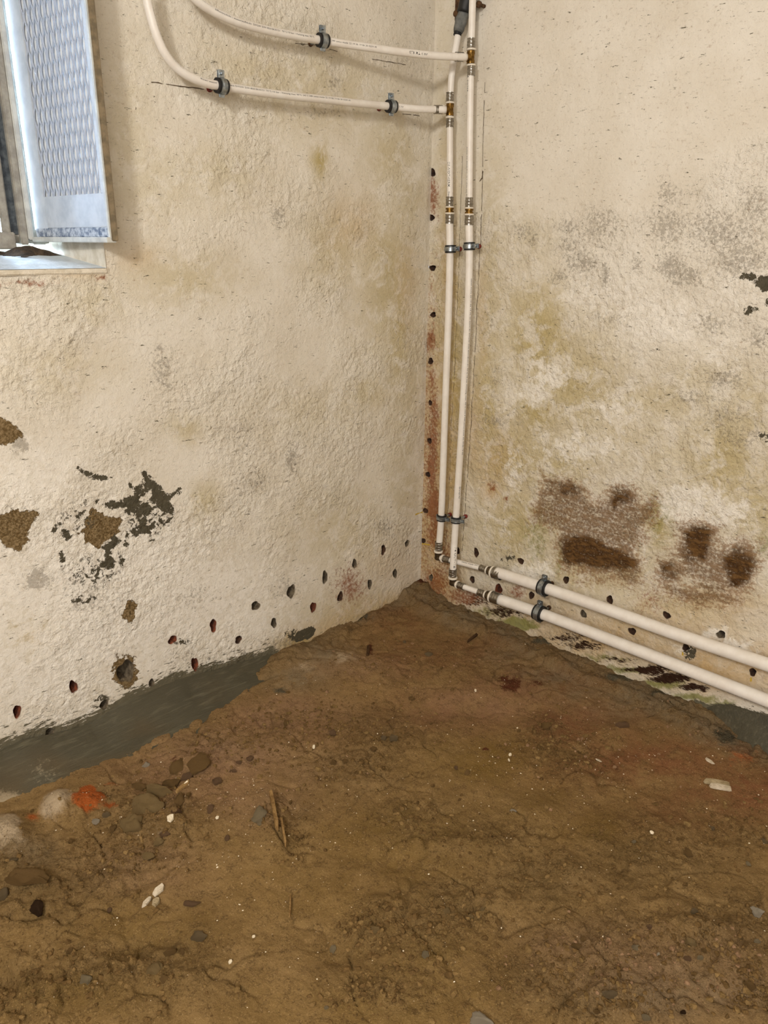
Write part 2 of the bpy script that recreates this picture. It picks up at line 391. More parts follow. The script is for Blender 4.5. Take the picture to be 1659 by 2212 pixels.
BL.add('och', [(300,560,40,30,.4),(760,480,50,60,.4),(170,590,60,14,.5),(880,620,22,90,.35),(845,1230,60,60,.3),(60,1370,25,18,.4),(760,1330,60,30,.35)])
BL.add('rst', [(755,1265,38,45,.62),(930,1290,40,30,.8),(880,1315,60,16,.55),(220,600,18,10,.6),(60,612,60,8,.55),(925,1150,14,200,.5)])
BL.add('gry', [(350,800,30,45,.62),(345,760,14,18,.6),(600,470,18,30,.55),(628,990,14,40,.7),(550,1040,40,30,.5),(530,930,40,40,.4),(690,960,40,30,.3),(80,1250,40,25,.6),
 (90,1260,30,20,.55),(620,1270,40,30,.45),(830,1140,22,22,.6),(730,1060,14,30,.35),(720,180,20,12,.55),(700,240,60,18,.45),(40,960,18,20,.7),(420,1290,60,30,.4),
 (620,1390,60,14,.55),(1000,120,8,100,.5),(820,1330,60,10,.5),(760,1410,40,8,.4),(400,1420,40,14,.4),(200,1300,90,50,.35),(860,120,60,40,.3),(490,1450,60,12,.35)])
BL.add('bbr', [(270,1449,30,40,.9,2),(20,1640,14,10,.8,1.2),(267,1332,9,8,.8,1.5)])
BL.add('bdk', [(222,1510,20,10,.5,1.4),(170,1120,60,45,.30,1.3),(200,1235,80,50,.30,1.4),(320,1110,60,60,.36,1.5),(180,1295,40,12,.4,1.4),(390,1385,22,7,.6,1.4),(632,1372,18,14,.62,1.4),(125,1133,12,7,.6,1.4)])
BL.poly('bbr', .010, 1.1, 3.607, 0, 860,
 [(-60,140),(0,150),(50,175),(110,215),(150,255),(185,290),(150,310),(100,340),(60,345),(30,370),(0,360),(-60,350)],
 [(-60,905),(0,905),(40,900),(80,885),(80,850),(120,865),(150,885),(210,870),(270,880),(295,905),(265,950),(225,1000),(210,1060),(215,1100),(180,1150),(150,1185),(90,1165),(30,1150),(10,1100),(-60,1080)],
 [(660,960),(700,910),(690,885),(720,850),(760,890),(850,920),(955,940),(940,980),(920,1010),(925,1050),(880,1080),(800,1120),(760,1170),(720,1150),(690,1120),(655,1140),(660,1080),(665,1040),(610,1060),(655,1010)],
 [(970,1630),(985,1600),(1000,1565),(1030,1580),(1060,1610),(1055,1640),(1040,1690),(1020,1740),(975,1730),(950,1700)])
BL.poly('gry', .006, .8, 3.607, 0, 860, [(100,340),(190,290),(215,360),(190,415),(160,380),(120,370)], [(200,1400),(250,1330),(340,1330),(370,1390),(360,1480),(220,1490)])
BL.poly('bdk', .007, 1.0, 3.607, 0, 860,
 [(1105,575),(1140,565),(1160,600),(1195,640),(1240,680),(1275,705),(1280,745),(1310,755),(1340,745),(1385,700),(1405,690),(1400,735),(1350,765),(1325,795),(1345,860),(1340,910),(1290,900),(1250,880),(1200,820),(1160,780),(1180,740),(1180,700),(1150,740),(1110,720),(1120,680),(1130,650)],
 [(1000,660),(1040,690),(1085,680),(1105,640),(1100,700),(1130,750),(1090,780),(1100,830),(1150,800),(1200,870),(1150,920),(1080,930),(1060,880),(1000,910),(960,890),(1000,860),(930,850),(860,870),(810,830),(880,800),(960,800),(980,770),(1040,760),(1060,730),(1010,690)],
 [(1080,950),(1130,925),(1165,940),(1150,990),(1190,975),(1225,1010),(1190,1030),(1150,1060),(1110,1050),(1060,1085),(1025,1060),(1035,1010),(1080,990)],
 [(790,1150),(860,1100),(890,1060),(940,1110),(900,1140),(860,1180),(860,1220),(895,1270),(885,1330),(840,1340),(800,1310),(780,1340),(770,1385),(735,1390),(755,1340),(740,1320),(800,1280),(810,1210)],
 [(920,1190),(935,1230),(965,1250),(965,1300),(950,1305),(925,1260)], [(460,1200),(480,1190),(505,1250),(480,1300),(465,1250)], [(470,1010),(490,1030),(515,995),(530,1050),(560,1070),(515,1110),(480,1060)],
 [(390,1040),(410,1010),(440,1005),(430,1040)], [(595,530),(640,565),(700,575),(780,595),(870,620),(800,640),(720,625),(660,600),(610,570)], [(950,1120),(1005,1115),(1000,1145),(960,1155)], [(1220,940),(1270,950),(1340,930),(1290,995),(1245,980)],
 [(640,800),(665,795),(660,830)], [(1170,1110),(1200,1075),(1200,1105)], [(990,1050),(1010,1045),(1005,1090),(985,1085)], [(620,1390),(650,1380),(660,1395),(635,1410)], [(745,800),(765,795),(768,820),(750,815)])
BL.poly('bdk', .003, 1.1, 2.9625, 400, 1100, [(710,790),(750,770),(790,755),(820,745),(832,770),(825,800),(800,830),(760,835),(715,855),(690,830),(700,810)])
# right wall marks
BR = Blobs(R, 1)
BR.add('yel', [(1160,720,80,120,.75,1.3),(1240,830,110,130,.6),(1160,880,60,80,.75),(1120,660,50,60,.55),(1200,760,70,60,.65),(1420,870,150,60,.45),(1060,640,40,300,.5),(1100,980,110,120,.55),(1200,1000,120,60,.5),
 (1560,980,120,120,.6),(1620,900,60,100,.5),(1500,820,100,60,.35),(1130,1130,110,90,.55),(1400,960,120,80,.35),(1050,860,30,260,.6),(960,400,25,400,.4),(985,800,25,400,.55),(1250,1230,200,60,.4),(1500,1300,200,50,.35),
 (1140,540,60,80,.35),(1340,930,60,80,.4),(1640,1100,60,90,.5),(1420,1130,30,70,.55)])
BR.add('och', [(1060,1000,50,70,.45),(960,1000,30,250,.8),(945,1180,40,160,.85),(1300,1380,260,60,.75,1.3),(1550,1440,200,60,.85,1.3),(1480,1350,160,50,.5),(1120,1320,130,50,.6),(1560,1310,120,40,.4),(1060,1060,24,30,.6),
 (970,620,18,220,.5),(1020,930,22,120,.5),(1040,680,14,120,.35),(950,1260,50,70,.85),(1200,1340,80,40,.7)])
BR.add('rst', [(938,430,12,50,.72),(934,400,10,22,.8),(932,735,14,28,.85),(934,820,12,40,.65),(938,900,14,90,.72),(934,960,14,60,.8),(932,1020,16,70,.9),(935,1090,20,60,.9),(940,1150,26,50,.75),(940,1260,40,50,.72),(930,1290,30,22,1.),
 (960,1200,24,50,.55),(1118,1280,18,12,.75),(1120,1266,14,10,.65),(1060,1050,9,16,.7),(1094,1076,6,10,.7),(1000,1290,60,22,.7),(930,620,8,60,.4),(1150,1440,140,20,.5),(1400,1300,40,40,.4)])
BR.add('brn', [(1500,1190,60,50,.86,1.4),(1600,1215,50,50,.95,1.6),(1450,1240,30,34,.82),(1345,1072,44,28,.88,1.4),(1225,1062,44,26,.86,1.4),(1225,1170,30,40,.84,1.4),(1390,1105,30,30,.72),(1540,1270,60,24,.7,1.4),(1340,1215,50,34,.92,1.6),(1430,1270,30,30,.5),(1640,1210,18,50,.5,1.4),(1320,1250,110,22,.45,1.4),(1190,1120,36,40,.4,1.3),(1490,1290,80,22,.5,1.4)])
BR.poly('brn', .028, .70, 2.517, 1000, 980,
 [(370,290),(420,130),(430,85),(460,130),(540,150),(600,140),(640,200),(720,245),(790,200),(860,175),(920,210),(960,250),(1010,240),(1090,210),(1060,290),(1075,350),(1010,420),(960,520),(970,600),(1000,650),(960,740),(800,690),(600,660),(530,640),(520,430),(430,400),(360,370)],
 [(1160,370),(1250,340),(1330,370),(1390,400),(1400,480),(1450,490),(1500,450),(1530,500),(1620,520),(1635,590),(1600,650),(1590,760),(1500,780),(1400,760),(1300,700),(1200,680),(1060,740),(1040,640),(1080,550),(1170,560),(1190,500)],
 [(1050,680),(1200,700),(1600,760),(1500,830),(1300,850),(1100,780)])
BR.poly('brn', .032, 1.02, 2.517, 1000, 980,
 [(430,140),(540,150),(600,145),(660,230),(620,250),(560,200),(450,190)],
 [(800,210),(860,180),(950,240),(940,270),(880,280),(830,340),(800,320),(780,250)],
 [(520,440),(620,420),(740,440),(800,480),(900,510),(965,570),(950,640),(850,660),(700,640),(560,640),(520,600)],
 [(1170,380),(1300,370),(1380,410),(1360,560),(1320,620),(1200,580),(1190,480)], [(1380,530),(1600,520),(1600,640),(1570,740),(1430,750),(1390,640)], [(1060,570),(1150,560),(1160,640),(1060,680)])
BR.add('dkb', [(1400,1447,60,9,.95,1.5),(1450,1465,56,11,1.05,1.6),(1495,1485,36,8,.95,1.5),(1225,1378,50,12,.62,1.4),(1090,1322,50,12,.72,1.3),(1260,1395,50,10,.7,1.3),(1030,1300,40,12,.6,1.2),(1330,1425,40,9,.6)])
BR.add('grn', [(1110,1345,50,13,1.0,1.5),(1130,1352,40,10,1.1,1.5),(1350,1448,50,9,.9,1.3),(1430,1478,60,10,.9,1.3),(1500,1508,60,10,.95,1.3),(1560,1518,34,9,.85,1.3),(1160,1165,26,60,.5,1.3),(1145,1150,40,30,.42),(1210,1200,10,60,.5),(1060,1325,50,12,.6),(1420,1120,40,60,.42),(1300,1420,60,9,.6),(1650,1180,24,60,.4)])
BR.add('wht', [(1150,850,40,30,.85,1.4),(1190,815,36,32,.8,1.4),(1165,790,30,14,.6,1.3),(1150,1235,60,26,.72,1.3),(1540,1370,30,18,.75,1.3),(1590,1395,40,20,.8,1.3),(1610,1410,30,14,.7),(1330,880,60,40,.6),(1420,690,120,60,.7,1.5),(1300,640,110,60,.55,1.5),
 (1480,1090,90,50,.8,1.6),(1560,1110,70,40,.75,1.6),(1250,970,100,40,.6),(1110,1020,30,50,.55),(1600,620,100,60,.5),(1560,760,90,60,.4),(1480,1400,20,12,.7)])
BR.add('gry', [(1230,490,40,26,.52),(1300,475,50,25,.55),(1225,530,26,20,.62),(1260,565,50,28,.62),(1290,500,60,34,.5),(1440,490,60,50,.62),(1440,420,26,34,.6),(1450,575,40,32,.72),(1480,600,36,24,.7),(1305,590,12,36,.72),(1205,600,30,16,.6),(1560,500,110,60,.58),
 (1600,560,90,50,.62),(1630,450,60,60,.5),(1540,700,60,30,.5),(1560,820,50,24,.6),(1130,500,30,20,.5),(1150,520,14,14,.6),(1070,910,30,12,.62),(1560,900,70,40,.45),(1640,730,40,30,.55),(1500,860,60,20,.5),(1320,690,70,20,.4),(1070,820,20,40,.45),
 (1600,940,60,30,.5),(1380,570,20,20,.55),(1060,700,14,60,.35),(1220,1370,60,20,.4),(1100,1200,30,24,.4),(1490,420,60,14,.35)])
BR.add('bdk', [(1618,597,20,8,.95,1.6),(1650,612,20,16,1.2,2),(1617,672,12,9,.85,1.5),(1634,670,9,6,.8),(1658,655,6,9,.9),(1490,1410,14,16,.78,1.5),(1098,1206,18,6,.65),(1420,754,4,3,.9),(1652,945,14,10,.7)])
def cove_top(x):      # upper edge of the grey cement on the left wall, as height over x
    pts = [L(*p) for p in [(-150,1650),(0,1607),(43,1585),(78,1577),(130,1567),(191,1549),(269,1499),(321,1478),(391,1452),(477,1430),(530,1415),(586,1401),(604,1412)]]
    return interp_curve(pts, x, 0, 2)
X1 = float(L(604, 1412)[0])
def left_h(U, V):
    rgh = left_r(U, V)
    h = .010*(fbm(U, V, 3.2, 2, 11)-.5)+.0050*rgh*(fbm(U, V, 26, 3, 21)-.5)+.0028*rgh*(fbm(U, V, 75, 3, 31)-.5)
    e = sst(-.03, .0, U)            # rounded inner corner
    return h*sst(0, -.02, U)*.9
def left_r(U, V): return np.clip(.36+2.4*(fbm(U, V, 6, 4, 41)-.46)+.5*sst(1.5, .9, V)*0, .12, 1.)
def left_fn(U, V):
    U2, V2, _ = snap_holes(U, V, HOL, .003)
    return np.stack([U2, -left_h(U2, V2), V2], -1)
def left_attr(U, V):
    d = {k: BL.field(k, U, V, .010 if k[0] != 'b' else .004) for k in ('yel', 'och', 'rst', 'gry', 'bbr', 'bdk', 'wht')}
    ct = cove_top(U); sd = V-ct-.004*np.sin(U*60)
    d['cem'] = np.where(U < X1+.02, 1-sst(-.018, .024, sd), 0)
    d['cem'] = np.maximum(d['cem'], .3*np.where(U < X1, 1-sst(.0, .06, sd), 0))
    d['rgh'] = left_r(U, V)
    low = sst(.12, .0, V)*sst(-.75, -.5, U); d['och'] = np.maximum(d['och'], low*.6); d['gry'] = np.maximum(d['gry'], .45*sst(.05, .0, V))
    d['yel'] = d['yel']+.12*fbm(U, V, 4, 3, 77)
    for k in ('grn', 'brn', 'dkb'): d[k] = np.zeros(U.shape)
    return d
WX0, WX1, WZ0, WZ1 = -1.62, -.975, 1.048, 1.74
def left_kill(uc, vc, q, U, V):
    _, _, ins = snap_holes(U, V, HOL, .003); I = ins.ravel()
    k = I[q].all(1).reshape(uc.shape)
    return k | ((uc > WX0) & (uc < WX1) & (vc > WZ0) & (vc < WZ1))
us = axis((-3.4, -1.75, .08), (-1.75, WX0, .01), (WX0, WX1, .003), (WX1, 0, .003)); vs_ = axis((-.12, WZ0, .003), (WZ0, WZ1, .003), (WZ1, 2.2, .04))
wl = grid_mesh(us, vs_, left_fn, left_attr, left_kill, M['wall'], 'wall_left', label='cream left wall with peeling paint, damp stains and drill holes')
build_holes(HOL, lambda u, v: np.stack([u, -left_h(u, v), v], -1), (0, 1, 0), wl)
def right_r(U, V):
    s = fbm(U, V, 6, 3, 141)
    edge = 1.29+.22*(U+.0)*0+.10*(fbm(U, V, 5, 3, 150)-.5)-.0
    z = 1.17+(-U)*.10+.16*(fbm(U, V, 4, 4, 151)-.5)
    low = sst(z+.03, z-.05, V)
    return np.clip(.16+low*(.72+1.9*(s-.4)), .14, 1.)*np.where(V < .45, .75, 1)
def right_h(U, V):
    r = right_r(U, V)
    h = .009*(fbm(U, V, 3.0, 2, 111)-.5)+.007*r*(fbm(U, V, 24, 3, 121)-.5)+.0042*r*(fbm(U, V, 70, 3, 131)-.5)
    return h*sst(0, -.02, U)*.9
def right_fn(U, V):
    U2, V2, _ = snap_holes(U, V, HOR, .003)
    return np.stack([-right_h(U2, V2), U2, V2], -1)
def right_attr(U, V):
    d = {k: BR.field(k, U, V, .012 if k != 'bdk' else .004, 60) for k in ('yel', 'och', 'rst', 'brn', 'dkb', 'grn', 'wht', 'gry', 'bdk')}
    d['rgh'] = right_r(U, V)
    d['yel'] = d['yel']+.3*sst(1.0, .5, V)*fbm(U, V, 5, 3, 177)+.35*sst(-.2, -.02, U)*sst(1.3, .9, V)
    d['och'] = np.maximum(d['och'], .55*sst(-.12, -.02, U)*sst(1.2, .5, V)); d['rst'] = np.maximum(d['rst'], .42*sst(-.075, -.02, U)*sst(1.45, .7, V))
    wy = [R(*p)[1] for p in [(1500, 1500), (1560, 1518), (1659, 1545)]]
    top = interp_curve([R(1495, 1510), R(1530, 1520), R(1580, 1522), R(1659, 1545), R(1760, 1580)], -U*0+U, 1, 2)
    d['cem'] = np.where(U < R(1500, 1500)[1], 1-sst(-.006, .010, V-top), 0)
    d['bbr'] = np.zeros(U.shape); return d
def right_kill(uc, vc, q, U, V):
    _, _, ins = snap_holes(U, V, HOR, .003); return ins.ravel()[q].all(1).reshape(uc.shape)
wr = grid_mesh(axis((-3.2, -1.6, .08), (-1.6, -1.2, .006), (-1.2, 0, .003)), axis((-.12, 1.72, .003), (1.72, 2.2, .04)), right_fn, right_attr, right_kill, M['wall'], 'wall_right', flip=True,
               label='cream right wall with brown mould patches and blistered paint')
build_holes(HOR, lambda u, v: np.stack([-right_h(u, v), u, v], -1), (1, 0, 0), wr)
# pencil / crack lines scratched on the plaster
def scratch(P, parent, pts, w=.0007, lift=.0012, iu=1):
    hf = right_h if iu == 1 else left_h
    rng = random.Random(len(pts)*7+int(pts[0][0])); vs = []; fs = []
    ps = [P(*p) for p in pts]; q = []
    for a, b in zip(ps[:-1], ps[1:]):
        n = max(2, int(np.linalg.norm(b-a)/.008)); q += [a+(b-a)*t for t in np.linspace(0, 1, n, endpoint=False)]
    q.append(ps[-1])
    for i, p in enumerate(q):
        t = nrm(q[min(i+1, len(q)-1)]-q[max(i-1, 0)]); nrmv = np.array([-1., 0, 0]) if iu == 1 else np.array([0, -1., 0])
        s = np.cross(t, nrmv); p = p+s*rng.uniform(-1, 1)*.0006; ww = w*rng.uniform(.5, 1.3)
        hh = float(hf(np.array([p[iu]]), np.array([p[2]]))[0])+lift
        base = p+nrmv*hh; vs += [base-s*ww, base+s*ww]
        if i and rng.random() > .08: k = 2*i; fs.append((k-2, k-1, k+1, k))
    link('scratch_line', mesh(vs, fs), M['ink_brown'], parent)
scratch(R, wr, [(1049, 178), (1044, 300), (1040, 470), (1033, 610), (1027, 780), (1020, 900), (1010, 1010), (1003, 1120), (998, 1190)])
scratch(R, wr, [(1000, 330), (994, 470), (990, 620), (984, 800), (974, 960), (968, 1100), (962, 1190)], .0005)
scratch(R, wr, [(1044, 370), (1041, 385), (1036, 392)], .0015)
scratch(L, wl, [(327, 177), (390, 186), (440, 193)], .0008, iu=0)
scratch(L, wl, [(635, 94), (680, 98), (728, 111)], .0006, iu=0)
scratch(L, wl, [(803, 128), (875, 140)], .0007, iu=0)
scratch(L, wl, [(868, 246), (905, 250)], .0006, iu=0)
def crayon(P, parent, pts, iu=1):
    n0 = len(parent.children); scratch(P, parent, pts, .0022, .0010, iu); o = parent.children[-1] if len(parent.children) > n0 else None
    for o in parent.children:
        if o.name.startswith('scratch_line') and o.data.name not in seen: o.name = 'crayon_mark'; o.data.materials[0] = M['crayon']
M['crayon'] = simple('yellow_crayon', (206, 170, 40), (186, 156, 70), 200, .9)
seen = {o.data.name for w_ in (wl, wr) for o in w_.children}
crayon(R, wr, [(1623, 1463), (1622, 1472)]); crayon(R, wr, [(1474, 1408), (1475, 1416)]); crayon(R, wr, [(912, 1174), (930, 1177)]); crayon(L, wl, [(898, 1112), (912, 1106)], 0)
# rest of the room behind the camera
def slab(name, c, size, mat, label):
    o = MB().box(c, size).build(name, mat); o['kind'] = 'structure'; o['label'] = label; return o
slab('wall_back', (-1.65, -3.26, 1.0), (3.7, .1, 2.4), M['darkroom'], 'plain plastered wall behind the camera')
slab('wall_far_left', (-3.46, -1.5, 1.0), (.1, 3.6, 2.4), M['darkroom'], 'plain plastered wall on the far side behind the camera')
slab('ceiling', (-1.7, -1.6, 2.25), (3.6, 3.4, .1), M['darkroom'], 'plain low basement ceiling')

# ------------------------------------------------------------------ floor
class FB(Blobs):
    def field(s, key, U, V, warp=.02, seed=5):
        r = np.zeros(U.shape); wu = U+warp*(fbm(U, V, 14, 3, seed)-.5)*2; wv = V+warp*(fbm(U, V, 14, 3, seed+9)-.5)*2
        for it in s.d.get(key, []):
            x, y, rx, ry, a = it[:5]; hard = it[5] if len(it) > 5 else 1.0
            c = F(x, y); e = F(x+rx, y); g = F(x, y+ry)
            J = np.array([[e[0]-c[0], g[0]-c[0]], [e[1]-c[1], g[1]-c[1]]]); Ji = np.linalg.inv(J)
            a1 = Ji[0, 0]*(wu-c[0])+Ji[0, 1]*(wv-c[1]); a2 = Ji[1, 0]*(wu-c[0])+Ji[1, 1]*(wv-c[1])
            r = np.maximum(r, a*np.exp(-np.power(a1*a1+a2*a2, hard)*.9))
        return r
BF = FB(F, 0)
BF.add('lum', [(100,1900,180,110,1.),(330,1750,130,90,.8),(280,2090,200,90,1.),(820,1580,140,60,.6),(760,1660,140,50,.7),(980,1960,110,60,1.),(900,2020,160,70,.7),(1040,1820,140,60,.8),(1180,1900,120,70,.9),(1400,1850,140,90,.8),
 (1350,2050,260,90,.9),(1540,2020,160,90,.9),(1180,2110,130,70,.8),(820,2140,120,50,.7),(1250,1640,90,50,.6),(900,1770,90,50,.6),(1580,1800,100,60,.5),(800,2000,60,40,.7),(620,1790,60,60,.6),(60,2120,90,90,.8),(1180,1600,60,60,.6),(1300,2170,160,50,.9),
 (480,1600,120,60,.5),(600,1580,120,60,.4),(1000,1440,260,60,.35),(1620,2130,60,60,.8),(280,1840,120,60,.6),(720,1560,90,40,.5)])
BF.add('red', [(1250,1560,160,60,.9),(1150,1480,150,50,.85),(1400,1640,220,60,.9),(1600,1700,160,70,1.),(1000,1530,160,50,.7),(900,1420,160,50,.6),(860,1340,100,40,.6),(620,1560,160,50,.45),(1600,1630,70,40,.9),(1040,1400,130,40,.6),(400,1680,160,60,.4),(1450,1760,160,50,.5)])
BF.add('pnk', [(480,1640,200,80,.8),(620,1540,140,50,.7),(1020,1520,130,40,.6),(330,1880,120,60,.5),(560,1740,120,50,.5),(1300,2060,200,60,.5),(760,1450,120,30,.5),(1460,2110,220,90,.55)])
BF.add('olv', [(1050,1640,110,60,.9),(820,1800,200,60,.6),(1290,1790,90,40,.7),(850,1860,160,60,.5),(950,2080,200,80,.5),(330,1990,160,60,.5),(700,1920,200,70,.45),(150,2140,160,60,.5),(1030,2150,160,60,.4),(1150,1730,120,60,.5),(870,2190,300,50,.5)])
BF.add('gre', [(700,1420,60,30,.9),(1350,1530,90,30,.6),(1220,1460,120,30,.7),(640,1465,60,24,.9),(1100,1420,60,24,.6),(880,1300,60,16,.6),(1450,2150,180,60,.5),(1250,1500,80,24,.5),(60,1850,60,40,.5)])
BF.add('cem', [(600,1490,22,14,.6),(1570,1600,30,20,.75),(1440,1505,60,10,.75),(1180,1400,60,8,.65),(1340,1470,60,9,.7),(780,1345,40,10,.55)])
BF.add('brk', [(192,1735,30,26,1.3,1.8),(1600,1640,50,24,.45),(240,1700,20,8,.5),(80,1770,26,16,.6),(230,1752,30,10,.6)])
BF.add('wht', [(130,1748,34,28,1.0,1.5),(18,1808,36,34,1.15,1.6),(740,1430,24,14,.6),(660,1450,30,12,.5),(340,1800,20,14,.4)])
BF.add('dbr', [(1100,1480,24,16,.85,1.4),(1080,1466,14,10,.8),(1160,1480,24,10,.6),(908,1288,16,6,1.),(795,1408,7,16,.8),(1050,1624,9,5,.8),(375,1640,12,12,.5),(325,1610,10,6,.4)])
LUMPS = [(130,1745,36,30,.030),(18,1806,44,40,.035),(192,1738,34,28,.018),(575,1740,34,70,.016),(600,1790,22,50,.012),(60,1900,60,30,.020),(420,1650,40,30,.012),(1230,1880,30,30,.012),(820,1960,40,24,.012),(1080,1950,60,24,.010),(1500,2010,90,20,.015),
 (1430,1960,40,14,.010),(740,2060,60,24,-.014),(1010,1960,24,14,-.012),(860,1855,60,24,-.01),(1000,1530,200,30,-.01),(1180,1570,24,20,.01),(1330,1580,50,20,.012),(1000,1830,130,22,.012),(1170,1760,60,30,.012),(1600,2150,60,24,-.015),(1350,2150,70,30,.016),
 (300,2040,70,24,-.014),(340,2110,80,30,.010),(5,2105,30,30,-.025),(1400,1800,80,30,.010),(905,1290,50,14,.018),(700,1420,60,16,.012),(760,1450,200,30,.012)]
def floor_h(U, V):
    lum = floor_l(U, V)
    h = .022*(fbm(U, V, 3.0, 3, 201)-.5)+.008*(fbm(U, V, 11, 4, 211)-.5)
    h = h+(.010*(fbm(U, V, 34, 4, 221, .6)-.5))*(lum*.9+.5)
    t = fbm(U, V, 60, 2, 231); h = h+lum*.0075*np.maximum(t-.52, 0)*4+.0022*lum*(vn(U*260, V*260, 5)-.5)+.0012*(vn(U*300, V*300, 9)-.5)
    r = np.abs(fbm(U+.06*fbm(U, V, 9, 2, 5), V, 7, 3, 241)-.5); h = h-.007*np.exp(-(r/.018)**2)*sst(.25, .7, lum+.35)
    for (x, y, rx, ry, a) in LUMPS:
        c = F(x, y); e = F(x+rx, y); g = F(x, y+ry)
        J = np.array([[e[0]-c[0], g[0]-c[0]], [e[1]-c[1], g[1]-c[1]]]); Ji = np.linalg.inv(J)
        a1 = Ji[0, 0]*(U-c[0])+Ji[0, 1]*(V-c[1]); a2 = Ji[1, 0]*(U-c[0])+Ji[1, 1]*(V-c[1])
        h = h+a*np.exp(-(a1*a1+a2*a2)*.9)
    # worn ledge of mortar along the foot of both walls
    wob = .05*fbm(U, V*0, 7, 3, 261); h = h+(.006+.014*fbm(U, V, 20, 4, 8, .6))*sst(-.065-wob*.5, -.03, V)*sst(-.72, -.6, U)
    wob = .05*fbm(U*0, V, 8, 3, 271)
    led = sst(-.075-wob, -.045-wob, U); h = h+(.010+.016*fbm(U, V, 22, 4, 9, .6))*led*sst(-1.05, -.9, V)
    cr = U+.030+.018*fbm(U*0, V, 14, 3, 281); h = h-.012*np.exp(-(cr/.0045)**2)*sst(-.35, -.5, V)*(fbm(U, V, 20, 2, 7) > .42)
    return h+.002
def floor_l(U, V):
    l = BF.field('lum', U, V, .03); l = np.maximum(l, .55*sst(-.13, -.07, U)); l = np.maximum(l, .4*sst(-.10, -.05, V)); return np.clip(l*(.55+.9*fbm(U, V, 9, 3, 251)), 0, 1)
def floor_attr(U, V):
    d = {k: BF.field(k, U, V, .02) for k in ('red', 'pnk', 'olv', 'gre', 'cem', 'brk', 'wht', 'dbr')}
    d['lum'] = floor_l(U, V)
    d['gre'] = np.maximum(d['gre'], .8*sst(-.06, -.02, V)*sst(-.72, -.6, U)*fbm(U, V, 9, 3, 3)); 
    d['gre'] = np.maximum(d['gre'], .9*sst(-.16, -.06, U)*fbm(U, V, 9, 3, 4)*1.3)
    return d
fx = axis((-3.42, -1.75, .08), (-1.75, -.9, .0028), (-.9, .01, .0032)); fy = axis((-3.2, -1.5, .08), (-1.5, -.9, .0028), (-.9, .01, .0032))
floor = grid_mesh(fx, fy, lambda U, V: np.stack([U, V, floor_h(U, V)], -1), floor_attr, None, M['earth'], 'floor', label='brown trodden earth floor with rubble and reddish dust')
def fh(x, y): return float(floor_h(np.array([[x]]), np.array([[y]]))[0, 0])

# ------------------------------------------------------------------ cement coves
def cove(name, along, top, out, fn, label, n=420, m=26, pal=()):
    vs = []; P = []; at = []
    for i in range(n+1):
        a = along[0]+(along[1]-along[0])*i/n; h = top(a); w = out(a)
        for j in range(m+1):
            t = j/m
            d = w*(t**1.25); z = (h+.012)*(1-t)**1.55-.012
            P.append((a, d, z))
    P = np.array(P); nz = fbm(P[:, 0]*1.0, P[:, 2]*3+P[:, 1]*3, 9, 3, 301)-.5
    tt = np.tile(np.linspace(0, 1, m+1), n+1); bl = np.sin(np.pi*np.clip(tt, 0, 1))
    d2 = P[:, 1]+.0022+.016*nz*bl+.004*bl*(fbm(P[:, 0]*.4, P[:, 2]*5+P[:, 1]*5, 30, 3, 5)-.5); z2 = P[:, 2]+.004*nz*bl
    vs = [fn(P[k, 0], d2[k], z2[k]) for k in range(len(P))]
    fs = [(i*(m+1)+j, i*(m+1)+j+1, (i+1)*(m+1)+j+1, (i+1)*(m+1)+j) for i in range(n) for j in range(m)]
    me = mesh(vs, fs); a1 = np.zeros(len(P)); a2 = np.zeros(len(P))
    V = np.array(vs)
    for (c, r, s) in pal: a1 = np.maximum(a1, s*np.exp(-((V-np.array(c))**2).sum(1)/(r*r)))
    a2 = np.clip(fbm(P[:, 0], P[:, 2]*4+P[:, 1]*4, 8, 3, 311)*1.6-.6, 0, 1)*bl
    for k, a in (('pal', a1), ('brw', a2)):
        t = me.attributes.new(k, 'FLOAT', 'POINT'); t.data.foreach_set('value', a.astype(np.float32))
    o = link(name, me, M['cement']); o['kind'] = 'structure'; o['label'] = label; return o
lowp = [F(*p) for p in [(-160,1860),(-60,1812),(0,1780),(87,1736),(161,1703),(260,1664),(369,1598),(417,1581),(490,1539),(560,1495),(597,1466)]]
def out_l(a): return max(.004, -float(interp_curve(lowp, a, 0, 1)))*float(sst(X1+.012, X1-.05, a))+.003
def top_l(a): return max(.0, float(cove_top(a)))*float(sst(X1+.01, X1-.02, a)*.6+.4)
cove('trim_1', (-1.75, X1+.01), lambda a: max(0, top_l(a)-.016), out_l, lambda a, d, z: (a, -d, z), 'dark grey brushed cement fillet along the foot of the left wall',
     pal=[(F(100, 1650, .05), .04, .85), (F(14, 1738), .03, 1.1), (F(290, 1620, .02), .035, .5)])
rt = [R(1500, 1522), R(1530, 1520), R(1580, 1521), R(1659, 1545), R(1760, 1590)]
ro = [F(1495, 1545), F(1560, 1580), F(1600, 1612), F(1659, 1652), F(1740, 1700)]
YR = float(R(1500, 1522)[1])
def top_r(a): return float(interp_curve(rt, a, 1, 2))*float(sst(YR+.02, YR-.06, a))
def out_r(a): return max(.004, -float(interp_curve(ro, a, 1, 0)))*float(sst(YR+.02, YR-.10, a))+.003
cove('trim_2', (-1.6, YR+.02), top_r, out_r, lambda a, d, z: (-d, a, z), 'dark grey cement patch at the foot of the right wall')

